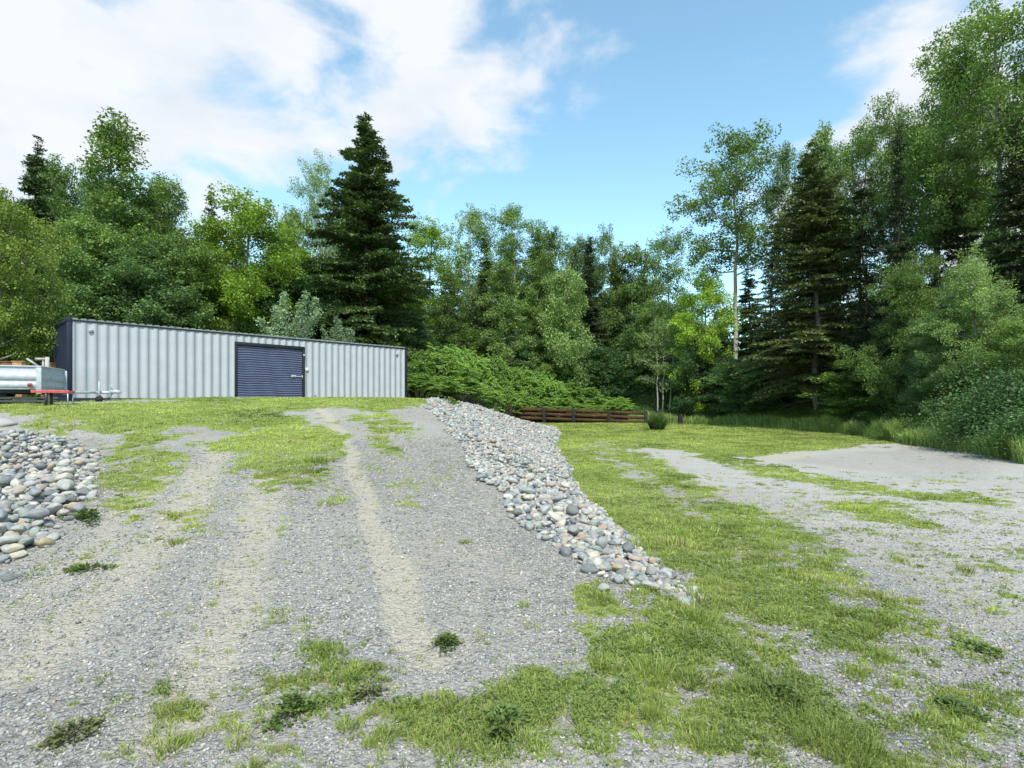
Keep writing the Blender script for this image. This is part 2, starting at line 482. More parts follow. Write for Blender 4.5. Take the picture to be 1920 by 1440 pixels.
NM = {
    'dark':  leaf_mat('needle_dark', (.030, .058, .022), (.130, .195, .065), .12, 1.2),
    'black': leaf_mat('needle_blackish', (.022, .042, .020), (.088, .125, .050), .08, 1.2),  # blackish green needles of the darkest spruces
    'olive': leaf_mat('needle_olive', (.044, .070, .026), (.180, .232, .080), .12, 1.3),
    'blue':  leaf_mat('needle_blue', (.030, .060, .038), (.095, .155, .080), .12, 1.2),
}
def bark_mat(name, a, b_, white=False):
    m, nt, b, N, L = new_mat(name)
    tc = N('ShaderNodeTexCoord')
    mp = N('ShaderNodeMapping'); mp.inputs['Scale'].default_value = (6, 6, 2.0 if not white else 9)
    L(tc.outputs['Object'], mp.inputs[0])
    no = N('ShaderNodeTexNoise'); no.inputs['Scale'].default_value = 2.2; no.inputs['Detail'].default_value = 7; no.inputs['Roughness'].default_value = .65
    L(mp.outputs[0], no.inputs['Vector'])
    cr = N('ShaderNodeValToRGB'); cr.color_ramp.elements[0].position = .38 if white else .3; cr.color_ramp.elements[0].color = (*a, 1)
    cr.color_ramp.elements[1].position = .47 if white else .7; cr.color_ramp.elements[1].color = (*b_, 1)
    L(no.outputs['Fac'], cr.inputs[0]); L(cr.outputs[0], b.inputs['Base Color']); b.inputs['Roughness'].default_value = .85
    bp = N('ShaderNodeBump'); bp.inputs['Strength'].default_value = .6; bp.inputs['Distance'].default_value = .03
    L(no.outputs['Fac'], bp.inputs['Height']); L(bp.outputs[0], b.inputs['Normal'])
    return m
BM = {'white': bark_mat('bark_white', (.10, .09, .08), (.40, .385, .36), True), 'grey': bark_mat('bark_grey', (.10, .09, .075), (.28, .26, .22)),
      'brown': bark_mat('bark_brown', (.035, .026, .018), (.11, .085, .06))}

# ground material: gravel, dirt and turf mixed by the cover maps
def ground_material():
    m, nt, b, N, L = new_mat('ground_gravel_and_turf')
    geo = N('ShaderNodeNewGeometry')
    def att(n):
        a = N('ShaderNodeAttribute'); a.attribute_name = n; return a.outputs['Fac']
    g, t, fo, wt = att('grass'), att('tan'), att('forest'), att('warm')
    def noise(sc, det=6, ro=.6):
        n = N('ShaderNodeTexNoise'); n.inputs['Scale'].default_value = sc; n.inputs['Detail'].default_value = det; n.inputs['Roughness'].default_value = ro
        L(geo.outputs['Position'], n.inputs['Vector']); return n.outputs['Fac']
    def vor(sc, rnd=1.0):
        v = N('ShaderNodeTexVoronoi'); v.inputs['Scale'].default_value = sc; v.inputs['Randomness'].default_value = rnd
        L(geo.outputs['Position'], v.inputs['Vector']); return v
    def ramp(fac, stops):
        r = N('ShaderNodeValToRGB'); e = r.color_ramp.elements
        e[0].position, e[0].color = stops[0][0], (*stops[0][1], 1)
        e[1].position, e[1].color = stops[-1][0], (*stops[-1][1], 1)
        for p, c in stops[1:-1]:
            k = e.new(p); k.color = (*c, 1)
        L(fac, r.inputs[0]); return r.outputs[0]
    def mix(f, a, c):
        x = N('ShaderNodeMixRGB')
        if isinstance(f, float): x.inputs[0].default_value = f
        else: L(f, x.inputs[0])
        for i, q in ((1, a), (2, c)):
            if isinstance(q, tuple): x.inputs[i].default_value = (*q, 1)
            else: L(q, x.inputs[i])
        return x.outputs[0]
    def math_(op, a, c, clamp=False):
        x = N('ShaderNodeMath'); x.operation = op; x.use_clamp = clamp
        for i, q in ((0, a), (1, c)):
            if isinstance(q, float): x.inputs[i].default_value = q
            else: L(q, x.inputs[i])
        return x.outputs[0]
    def sep(c):
        s = N('ShaderNodeSeparateColor'); L(c, s.inputs[0]); return s
    v1 = vor(38); v2 = vor(85); v3 = vor(17)
    s1 = sep(v1.outputs['Color']); s2 = sep(v2.outputs['Color']); s3 = sep(v3.outputs['Color'])
    stone = ramp(s1.outputs[0], [(0, (.08, .078, .073)), (.35, (.228, .220, .203)), (.7, (.365, .352, .32)), (1, (.57, .55, .49))])
    fine = ramp(s2.outputs[1], [(0, (.12, .118, .112)), (.5, (.285, .28, .262)), (1, (.48, .465, .425))])
    grav = mix(.5, stone, fine)
    big = math_('GREATER_THAN', s3.outputs[0], .86)
    inb = math_('LESS_THAN', v3.outputs['Distance'], .34)
    bigm = math_('MULTIPLY', big, inb)
    grav = mix(bigm, grav, ramp(s3.outputs[1], [(0, (.26, .28, .31)), (1, (.58, .58, .57))]))
    # gaps between stones are darker
    gap = N('ShaderNodeMapRange'); gap.inputs['From Min'].default_value = .35; gap.inputs['From Max'].default_value = .75
    L(v1.outputs['Distance'], gap.inputs['Value'])
    grav = mix(math_('MULTIPLY', gap.outputs[0], .55), grav, (.15, .145, .14))
    warm = mix(.72, grav, (.52, .505, .465))
    grav = mix(wt, grav, warm)
    n1 = noise(1.3, 8, .6)
    grav = mix(math_('MULTIPLY', ramp(n1, [(.35, (0, 0, 0)), (.65, (1, 1, 1))]), .5), grav, (.37, .345, .29))
    v4 = vor(7.5); s4 = sep(v4.outputs['Color'])
    spk = math_('MULTIPLY', math_('GREATER_THAN', s4.outputs[0], .55), math_('LESS_THAN', math_('ADD', v4.outputs['Distance'], math_('MULTIPLY', noise(40, 4), .22)), .26))
    grav = mix(math_('MULTIPLY', spk, .7), grav, (.10, .095, .075))
    dirt = mix(noise(30, 8, .7), (.34, .295, .215), (.60, .545, .43))
    dirt = mix(.35, dirt, grav)
    tn = math_('ADD', t, math_('MULTIPLY', math_('SUBTRACT', noise(14, 6, .7), .5), .9), True)
    tn = ramp(tn, [(.25, (0, 0, 0)), (.75, (1, 1, 1))])
    col = mix(tn, grav, dirt)
    # turf seen between the blades
    turf = mix(noise(22, 8, .7), (.10, .14, .035), (.28, .34, .09))
    turf = mix(ramp(noise(.9, 4), [(.35, (0, 0, 0)), (.7, (.5, .5, .5))]), turf, (.32, .35, .11))
    gn = math_('ADD', g, math_('MULTIPLY', math_('SUBTRACT', noise(26, 7, .75), .5), 1.3), True)
    gn = ramp(gn, [(.36, (0, 0, 0)), (.64, (1, 1, 1))])
    gn = math_('MULTIPLY', gn, math_('LESS_THAN', .02, g))
    col = mix(gn, col, turf)
    litter = mix(noise(9, 8, .7), (.02, .022, .012), (.07, .065, .035))
    col = mix(fo, col, litter)
    L(col, b.inputs['Base Color'])
    b.inputs['Roughness'].default_value = .95; b.inputs['Specular IOR Level'].default_value = .15
    h1 = math_('MULTIPLY', math_('SUBTRACT', 1.0, v1.outputs['Distance']), .012)
    h2 = math_('MULTIPLY', math_('SUBTRACT', 1.0, v2.outputs['Distance']), .005)
    h3 = math_('MULTIPLY', bigm, .012)
    h4 = math_('MULTIPLY', noise(6, 8, .65), .05)
    hh = math_('ADD', math_('ADD', h1, h2), math_('ADD', h3, h4))
    bp = N('ShaderNodeBump'); bp.inputs['Strength'].default_value = 1.0; bp.inputs['Distance'].default_value = 1.6
    L(hh, bp.inputs['Height']); L(bp.outputs[0], b.inputs['Normal'])
    return m

# ------------------------------------------------------------------ the ground: one sheet out past the horizon
def build_ground():
    az = np.concatenate([np.arange(-180, -62, 4), np.arange(-62, 62, .30), np.arange(62, 180, 4)]) * PI / 180
    r = [.02, .3, .6, .9]
    x = 1.1
    while x < 900:
        r.append(x); x *= 1.0085 if x < 60 else 1.06
    r = np.array(r)
    A, Rr = np.meshgrid(az, r)
    X = (np.sin(A) * Rr).ravel(); Y = (np.cos(A) * Rr).ravel()
    Z = terrain(X, Y)
    near = sstep(26, 10, np.hypot(X, Y))
    tn = tan_f(X, Y); gr = grass_f(X, Y); fo = forest_f(X, Y)
    Z = Z - .035 * tn * near + (fbm(X * 7, Y * 7, 3) - .5) * .022 * near + gr * .012 * near
    n = len(az); k = len(r)
    i = np.arange(k - 1)[:, None] * n; j = np.arange(n)[None]; j2 = (j + 1) % n
    Q = np.stack([i + j, i + n + j, i + n + j2, i + j2], -1).reshape(-1, 4)
    warm = sstep(1.0, 4.5, X - toe_x(Y)) * 1.0 + .25 * sstep(.45, .6, fbm(X * .5, Y * .5, 3)) + .3 * sstep(9, 14, Y)
    warm = warm * (1 - .55 * sstep(-.3, 1.2, sdist(BARE[0], X, Y)))
    far = sstep(200, 400, np.hypot(X, Y))
    o = mesh_np('ground', np.stack([X, Y, Z], -1), [Q[:, ::-1]], ground_material(), attrs={'grass': gr, 'tan': tn, 'forest': np.maximum(fo, far), 'warm': np.clip(warm, 0, 1)}, smooth=True)
    tag(o, kind='structure')
build_ground()

def ground_z(x, y):
    x = np.asarray(x, float); y = np.asarray(y, float)
    near = sstep(26, 10, np.hypot(x, y))
    return terrain(x, y) - .035 * tan_f(x, y) * near + (fbm(x * 7, y * 7, 3) - .5) * .022 * near + grass_f(x, y) * .012 * near

# ------------------------------------------------------------------ shipping container
M_wall = simple('container_grey_paint', (.405, .425, .465), .5, 0, .05, 2.2, .05, .4, (.33, .35, .36), .35)
M_navy = simple('container_navy_paint', (.010, .014, .035), .45, 0, .25, 4, .05)
M_black = simple('black_rail_paint', (.012, .014, .022), .5, 0, .2, 4)
M_roof = simple('weathered_roof_steel', (.22, .235, .25), .6, .2, .2, 3)
M_door = simple('door_slate_blue', (.105, .118, .205), .34, .1, .12, 3, 0, .5)
M_zinc = simple('galvanised_steel', (.40, .44, .47), .6, .1, .14, 9, .03)
M_zincd = simple('galvanised_steel_dull', (.42, .46, .49), .5, .4, .18, 9, .03)
M_rub = simple('black_rubber', (.014, .014, .014), .8)
M_red = simple('faded_red_paint', (.62, .10, .11), .55, 0, .2, 12, 0, .4, (.5, .3, .28), .5)
M_white = simple('white_plastic', (.72, .72, .70), .5)
M_org = simple('orange_red_plastic', (.42, .055, .02), .45)
M_wood = simple('tan_wood', (.42, .24, .12), .8, 0, .25, 14, .2)
M_woodd = simple('brown_wood', (.17, .075, .03), .8, 0, .25, 14, .2)
M_pale = simple('pale_grey_boards', (.36, .345, .33), .85, 0, .2, 14, .2)
M_lens = simple('red_lens', (.32, .03, .02), .25)
M_rust = simple('steel_dark', (.05, .052, .06), .5, .6)

def corr_profile(x0, x1, pitch, depth, y0, flat_out=.46, slope=.02):
    """outline of a corrugated sheet seen from above: points (x, y)"""
    pts = []
    n = max(1, round((x1 - x0) / pitch)); p = (x1 - x0) / n
    for i in range(n):
        a = x0 + i * p
        pts += [(a, y0), (a + p * flat_out * .5, y0), (a + p * (flat_out * .5 + slope), y0 + depth), (a + p * (1 - flat_out * .5 - slope), y0 + depth), (a + p * (1 - flat_out * .5), y0)]
    pts.append((x1, y0))
    return pts

def corr_wall(mb, x0, x1, z0, z1, y0, pitch=.278, depth=.015):
    pr = corr_profile(x0, x1, pitch, depth, y0)
    n = len(pr)
    V = [(x, y, z0) for x, y in pr] + [(x, y, z1) for x, y in pr]
    Q = [(i, i + 1, n + i + 1, n + i) for i in range(n - 1)]
    mb.add(V, Q)

def build_container():
    ang = math.atan2(.722, .692)
    ZB = 1.68
    t = thing('shipping_container', 'long grey corrugated shipping container with navy end and roll up door on the hilltop', 'shipping container', (-13.45, 17.4, ZB), ang)
    Lc, Wc, H = 12.5, 2.44, 2.58
    s0, s1, dh = 4.88, 7.55, 2.24
    mb = MB()
    corr_wall(mb, .14, s0, .15, H - .09, 0.015)
    corr_wall(mb, s1, Lc - .14, .15, H - .09, 0.015)
    corr_wall(mb, s0, s1, dh + .001, H - .09, 0.015)
    mb.build('side_wall', M_wall, t)
    bk = MB(); corr_wall(bk, .14, Lc - .14, .15, H - .09, Wc - .05); bk.build('rear_wall', M_wall, t)
    # end walls, corrugated, navy
    for x in (.03, Lc - .06):
        e = MB(); pr = corr_profile(.14, Wc - .14, .27, .03, x)
        n = len(pr)
        V = [(y, xx, .15) for xx, y in pr] + [(y, xx, H - .09) for xx, y in pr]
        e.add(V, [(i, i + 1, n + i + 1, n + i) for i in range(n - 1)])
        e.build('end_wall', M_navy, t)
    # roof with cross corrugations whose ends show along the top rail
    rf = MB(); n = 56; p = (Lc - .12) / n
    V = []; 
    prof = []
    for i in range(n):
        a = .06 + i * p
        prof += [(a, H - .035), (a + p * .3, H - .035), (a + p * .42, H + .004), (a + p * .88, H + .004)]
    prof.append((Lc - .06, H - .035))
    k = len(prof)
    V = [(x, -.012, z) for x, z in prof] + [(x, Wc + .012, z) for x, z in prof]
    Q = [(i, k + i, k + i + 1, i + 1) for i in range(k - 1)]
    rf.add(V, Q)
    # closed front lip under each corrugation
    V = [(x, -.012, z) for x, z in prof] + [(x, -.012, H - .05) for x, z in prof]
    rf.add(V, [(i, i + 1, k + i + 1, k + i) for i in range(k - 1)])
    rf.build('roof', M_roof, t)
    for nm, a, b in (('top_rail', (.13, -.008, H - .095), (Lc - .13, .06, H - .04)), ('top_rail', (.13, Wc - .06, H - .095), (Lc - .13, Wc + .008, H - .04)),
                     ('bottom_rail', (.13, -.004, 0), (s0 - .05, .08, .15)), ('bottom_rail', (s1 + .05, -.004, 0), (Lc - .13, .08, .15)), ('bottom_rail', (.13, Wc - .08, 0), (Lc - .13, Wc, .15))):
        bevel(MB().box(a, b).build(nm, M_black, t), .008)
    for x0 in (0, Lc - .13):
        for y0 in (-.012, Wc - .15):
            q = MB().box((x0, y0, 0), (x0 + .13, y0 + .162, H - .01))
            q.box((x0 - .008, y0 - .006, -.004), (x0 + .138, y0 + .168, .12)); q.box((x0 - .008, y0 - .006, H - .13), (x0 + .138, y0 + .168, H + .006))
            bevel(q.build('corner_post', M_black if x0 > 1 else M_navy, t), .01)
    for x in (0.0, Lc - .12):
        MB().box((x + .01, .15, H - .13), (x + .11, Wc - .15, H - .01)).build('end_rail', M_navy, t)
        MB().box((x + .01, .15, .0), (x + .11, Wc - .15, .15)).build('end_rail', M_navy, t)
    # roll-up door
    fr = MB()
    fr.box((s0, -.03, .02), (s0 + .085, .1, dh - .12)); fr.box((s1 - .085, -.03, .02), (s1, .1, dh - .12)); fr.box((s0, -.032, dh - .12), (s1, .1, dh))
    bevel(fr.build('door_frame', M_black, t), .006)
    pr = []; nsl = 24; hh = dh - .14
    for i in range(nsl):
        a = .02 + i * hh / nsl; p = hh / nsl
        for f, d in ((0, .0), (.12, .004), (.28, .030), (.5, .040), (.72, .030), (.88, .004)):
            pr.append((a + f * p, .055 - d))
    pr.append((.02 + hh, .055))
    dr = MB(); k = len(pr)
    xs = np.linspace(s0 + .083, s1 - .083, 22)
    rg = np.random.default_rng(3)
    V = np.array([[(x, y + .010 * math.sin(x * 3.1 + z * 4.2) * (1 - abs((x - (s0 + s1) / 2) / 1.3)) , z + .008 * math.sin(x * 5.3 + 2 * z) + .006 * math.sin(x * 11 + z * 3)) for z, y in pr] for x in xs])
    m_ = len(xs)
    Q = [(i * k + j, (i + 1) * k + j, (i + 1) * k + j + 1, i * k + j + 1) for i in range(m_ - 1) for j in range(k - 1)]
    dr.add(V.reshape(-1, 3), Q)
    door = dr.build('roll_up_door', M_door, t, smooth=True)
    MB().box((s0 + .085, .02, .02), (s1 - .085, .06, .07)).build('bottom_bar', M_black, door)
    lt = MB().box((s1 - .55, -.012, 1.02), (s1 - .36, .02, 1.10)); lt.box((s1 - .36, -.006, 1.04), (s1 - .09, .012, 1.075))
    lt.box((s1 - .51, -.03, 1.04), (s1 - .42, -.012, 1.08))
    bevel(lt.build('latch', M_zinc, door), .004)
    MB().box((s1 - .13, -.045, .98), (s1 - .10, -.03, 1.10)).build('padlock_hasp', M_zinc, door)
    MB().box((s1 - .07, -.05, 1.86), (s1 + .01, -.031, 1.94)).build('chain_bracket', M_zinc, t)
    bevel(MB().box((s1 + .03, -.03, 1.30), (s1 + .15, .011, 1.41)).build('switch_box', M_white, t), .006)
    for x in (.55, Lc - .62):
        v = MB().box((x, -.03, H - .40), (x + .10, .02, H - .31)); 
        for q in range(4): v.box((x + .01, -.036, H - .39 + q * .02), (x + .09, -.03, H - .383 + q * .02))
        v.build('vent', M_wall, t)
    # marks where fittings were removed
    for x, z in ((s1 + .42, .32), (s1 + 1.9, .1)):
        MB().box((x, -.004, z), (x + .06, .014, z + .03)).build('patch_plate', M_zinc, t)
    MB().box((.15, .05, .145), (Lc - .15, Wc - .05, .16)).build('floor_panel', M_rust, t)
build_container()

# ------------------------------------------------------------------ trailer and the things by it
def build_trailer():
    zc = tz(-12, 14.6)
    g = zc - .0
    ang = math.atan2(.35, .94)
    # local: x forward (to the coupling), y across (away from camera), origin at front near corner on the ground
    t = thing('utility_trailer', 'galvanised box trailer with ribbed sides parked by the container end', 'trailer', (-11.45, 14.0, g), ang)
    L_, Wd, zb, zt = 2.5, 1.45, .33, .86
    def panel(name, a, b, n):  # a,b corners (x,y) of a ribbed vertical sheet
        a = np.array(a); b = np.array(b); d = b - a; ln = np.linalg.norm(d); d /= ln
        nn = np.array([d[1], -d[0]])
        zs = [zb, zb + .03, zb + .04, zb + .15, zb + .16, zb + .21, zb + .215, zb + .36, zb + .37, zt - .04, zt]
        off = [0, 0, .018, .018, 0, 0, .014, .014, 0, 0, 0]
        V = []
        for z, o in zip(zs, off):
            V.append((*(a + nn * o), z)); V.append((*(b + nn * o), z))
        Q = [(2 * i, 2 * i + 1, 2 * i + 3, 2 * i + 2) for i in range(len(zs) - 1)]
        mb = MB().add(V, Q)
        return mb.build(name, M_zinc, t)
    panel('side_panel', (-L_, 0), (0, 0), 1)
    panel('front_panel', (0, 0), (0, Wd), 1)
    panel('side_panel', (0, Wd), (-L_, Wd), 1)
    panel('tailgate', (-L_, Wd), (-L_, 0), 1)
    rim = MB().box((-L_ - .02, -.03, zt), (.02, .035, zt + .035)); rim.box((-L_ - .02, Wd - .035, zt), (.02, Wd + .03, zt + .035)); rim.box((-.035, .035, zt + .001), (.03, Wd - .035, zt + .034)); rim.box((-L_ - .03, .035, zt + .001), (-L_ + .035, Wd - .035, zt + .034))
    bevel(rim.build('rim', M_zinc, t), .006)
    MB().box((-L_, .01, zb - .02), (-.005, Wd - .01, zb + .01)).build('floor', M_zincd, t)
    for x, y in ((-.09, -.032), (-.03, Wd - .03)):
        bevel(MB().box((x, y, zb - .12), (x + .11, y + .04, zt - .01)).build('corner_plate', M_zincd, t), .006)
    mk = MB(); mk.tube([(-.20, -.03, zb + .10), (-.20, -.06, zb + .10)], .055, 16); mk.build('marker_lamp_base', M_pale, t)
    MB().tube([(-.20, -.06, zb + .10), (-.20, -.078, zb + .10)], .042, 16).build('marker_lamp', M_lens, t)
    ch = MB().box((-L_, .08, zb - .11), (-.01, .15, zb - .021)); ch.box((-L_, Wd - .15, zb - .11), (-.01, Wd - .08, zb - .021)); ch.box((-.12, .15, zb - .11), (-.02, Wd - .15, zb - .022))
    ch.build('chassis', M_rust, t)
    for y in (-.14, Wd + .02):
        w = MB(); w.tube([(-1.35, y, .27), (-1.35, y + .13, .27)], .27, 24); wh = w.build('wheel', M_rub, t)
        MB().tube([(-1.35, y - .01, .27), (-1.35, y + .02, .27)], .14, 16).build('rim', M_zincd, wh)
        MB().box((-1.68, y - .01, .56), (-1.02, y + .16, .585)).build('mudguard', M_zincd, t)
    for y in (.25, Wd - .25):
        MB().tube([(-.1, y, zb - .07), (.95, Wd / 2, zb - .06)], .028, 8).build('drawbar', M_zincd, t)
    dbm = MB().tube([(.9, Wd / 2, zb - .06), (1.32, Wd / 2, zb - .06)], .035, 8); dbm.build('drawbar', M_zincd, t)
    cp = MB().tube([(1.25, Wd / 2, zb - .05), (1.36, Wd / 2, zb - .035), (1.48, Wd / 2, zb - .05)], [.045, .055, .04], 10); cp.tube([(1.30, Wd / 2, zb), (1.22, Wd / 2, zb + .12), (1.36, Wd / 2, zb + .13)], .014, 6)
    cp.build('coupling', M_zinc, t)
    jk = MB().tube([(1.02, Wd / 2 - .09, zb + .22), (1.02, Wd / 2 - .09, .08)], .024, 8); jk.tube([(1.02, Wd / 2 - .09, zb + .22), (.9, Wd / 2 - .12, zb + .22), (.9, Wd / 2 - .12, zb + .28)], .01, 6)
    jk.build('jockey_stand', M_zinc, t)
    jw = MB().tube([(1.02, Wd / 2 - .13, .09), (1.02, Wd / 2 - .07, .09)], .085, 16); jw.build('jockey_wheel', M_rub, t)
    MB().tube([(1.3, Wd / 2, zb - .06), (1.25, Wd / 2 - .05, .14), (1.12, Wd / 2 - .1, .10), (1.0, Wd / 2 - .02, zb - .1)], .012, 6).build('safety_chain', M_rust, t)
    # low red stand in front of the coupling
    x, y = W(128, 754); 
    x, y = -10.95, 13.75
    z = tz(x, y)
    r = thing('metal_stand', 'low faded red metal stand on thin legs beside the trailer front', 'stand', (x, y, z), .1)
    tp = MB().box((-.42, -.12, .30), (.42, .12, .345)); tp.box((-.42, -.125, .33), (.42, -.118, .36)); bevel(tp.build('top', M_red, r), .006)
    for sx in (-.1, .38):
        for sy in (-.09, .09):
            MB().tube([(sx, sy, .30), (sx, sy, -.03)], .014 if sx > 0 else .03, 8).build('leg', M_zincd if sx > 0 else M_rust, r)
    # pale boards stacked under the trailer, orange can, rough timber behind
    for i, (px, dy, zz, ln, h) in enumerate(((-12.15, 14.35, .0, 1.05, .085), (-12.12, 14.38, .088, 1.0, .075), (-12.75, 14.15, .0, .8, .085), (-12.72, 14.15, .088, .7, .07))):
        k = MB().box((-ln / 2 + .27, -.25, 0), (ln / 2 - .27, .25, h * .4)); k.box((-ln / 2, -.28, h * .42), (ln / 2, .28, h))
        o = k.build('board_bundle', M_pale)
        o.location = (px, dy + .1, tz(px, dy) + zz - .01); o.rotation_euler = (0, 0, ang)
        bevel(o, .006)
        tag(o, ['pale board bundle lying on the grass under the trailer front, nearest the red stand', 'upper pale board bundle stacked under the trailer front, nearest the red stand', 'pale board bundle on the grass under the trailer beside the orange can', 'upper pale board bundle under the trailer beside the orange can'][i], 'boards', 'pale boards stacked under the trailer')
    o = MB().tube([(0, 0, 0), (0, 0, .02), (0, 0, .22), (0, 0, .25), (0, 0, .28)], [.11, .13, .13, .06, .05], 16).build('fuel_can', M_org)
    o.location = (-12.75, 13.62, tz(-12.75, 13.62)); tag(o, 'orange red can standing on the grass under the trailer', 'can')
    # things standing behind the trailer
    def bx(name, x, y, w, d, z0, z1, m, label, cat, ry=0):
        base = tz(x, y)
        o = thing(name, label, cat, (x, y, base), ry)
        k = MB().box((-w / 2, -d / 2, z0), (w / 2, d / 2, z1)); bevel(k.build('box', m, o), .008)
        l = MB().box((-w / 2 - .012, -d / 2 - .012, z1), (w / 2 + .012, d / 2 + .012, z1 + .03)); l.build('lid', m, o)
        return o
    bx('wooden_crate', -14.15, 16.2, .26, .3, -.02, 1.12, M_woodd, 'tall narrow brown wooden box standing behind the trailer', 'crate', .3)
    bx('wooden_crate', -13.85, 16.2, .24, .25, -.02, 1.13, M_wood, 'tall tan wooden box beside the brown one behind the trailer', 'crate', .2)
    bx('wooden_crate', -13.35, 16.6, .25, .25, -.02, 1.10, M_woodd, 'dark brown wooden box behind the trailer nearest the container', 'crate', .2)
    # pale pipe elbow and rail
    px, py_ = -12.95, 16.05; b = tz(px, py_)
    o = thing('pipe_frame', 'pale upright pipe with a flat arm standing against the navy container end', 'pipe frame', (px, py_, b))
    MB().tube([(0, 0, -.02), (0, 0, 1.26)], .05, 12).build('post', M_pale, o)
    k = MB().box((-.32, -.03, 1.17), (-.05, .03, 1.24)); k.box((-.12, -.025, .7), (-.09, .025, 1.169)); k.build('arm', M_pale, o)
    # loose bar resting on the trailer rim
    o = MB().box((0, 0, 0), (.28, .05, .04)).build('timber_offcut', M_pale); o.rotation_euler = (0, math.radians(38), ang)
    o.location = (-11.75, 13.92, g + .88 + .17); tag(o, 'short pale timber offcut propped on the trailer rim', 'timber')
build_trailer()

# ------------------------------------------------------------------ fence
M_fence = simple('fence_brown_boards', (.070, .036, .020), .85, 0, .4, 8, .3, .2, (.22, .15, .09), .5)
M_post = simple('fence_dark_post', (.018, .016, .017), .85, 0, .3, 10, .2)
def build_fence():
    pts = []
    for px, base in ((895, 786), (959, 789), (1020, 791), (1075, 793), (1141, 795), (1211, 798)):
        d = 42.6
        pts.append(((px - 960) / F * d, d, EYE - (base - HY) / F * d))
    f = thing('board_fence', 'low three board fence of brown planks on black posts along the far lawn', 'fence', (pts[0][0], pts[0][1], pts[0][2]))
    o0 = np.array(pts[0])
    for p in pts:
        q = np.array(p) - o0
        zz = tz(p[0], p[1]) - o0[2]
        bevel(MB().box((q[0] - .11, q[1] - .11, min(zz, q[2]) - .3), (q[0] + .11, q[1] + .11, q[2] + 1.06)).build('post', M_post, f), .01)
    for a, b in zip(pts[:-1], pts[1:]):
        a = np.array(a) - o0; b = np.array(b) - o0
        for h in (.14, .46, .78):
            V = []
            for p, s in ((a, .111), (b, -.111)):
                for yy in (-.05, .05):
                    for z in (0, .215):
                        V.append((p[0] + s, p[1] + yy, p[2] + h + z))
            Q = [(0, 1, 3, 2), (4, 6, 7, 5), (0, 4, 5, 1), (2, 3, 7, 6), (1, 5, 7, 3), (0, 2, 6, 4)]
            MB().add(V, Q).build('rail', M_fence, f)
    for px, top, base, lab in ((1232, 771, 795, 'short black post standing behind the ornamental grass clump'), (1276, 777, 798, 'lone black post on the lawn past the fence end')):
        d = 41.0 if px > 1250 else 43.5
        x = (px - 960) / F * d; z1 = EYE - (top - HY) / F * d
        z0 = tz(x, d)
        o = MB().box((-.14, -.14, -.2), (.14, .14, z1 - z0)).box((-.16, -.16, z1 - z0), (.16, .16, z1 - z0 + .04)).build('fence_post', M_post)
        o.location = (x, d, z0); tag(o, lab, 'post', 'lone black posts'); bevel(o, .015)
build_fence()

# ------------------------------------------------------------------ cobbles
def ico(sub):
    import bmesh
    bm = bmesh.new(); bmesh.ops.create_icosphere(bm, subdivisions=sub, radius=1)
    V = np.array([v.co[:] for v in bm.verts]); Fc = np.array([[v.index for v in f.verts] for f in bm.faces]); bm.free()
    return V, Fc
ICO1, ICO2, ICO3 = ico(1), ico(2), ico(3)

def stone_shape(V, rng, amp=.16):
    """rounded river stone: low-frequency lumps plus a few worn flats"""
    V = V.copy()
    for _ in range(4):
        d = unit(rng, 1)[0]; V += V * (np.tanh(V @ d * 2) * rng.uniform(-amp, amp) * .7)[:, None]
    for _ in range(8):
        d = unit(rng, 1)[0]; k = rng.uniform(.55, .85); h = V @ d
        V -= np.where(h > k, (h - k) * .8, 0)[:, None] * d
    return V

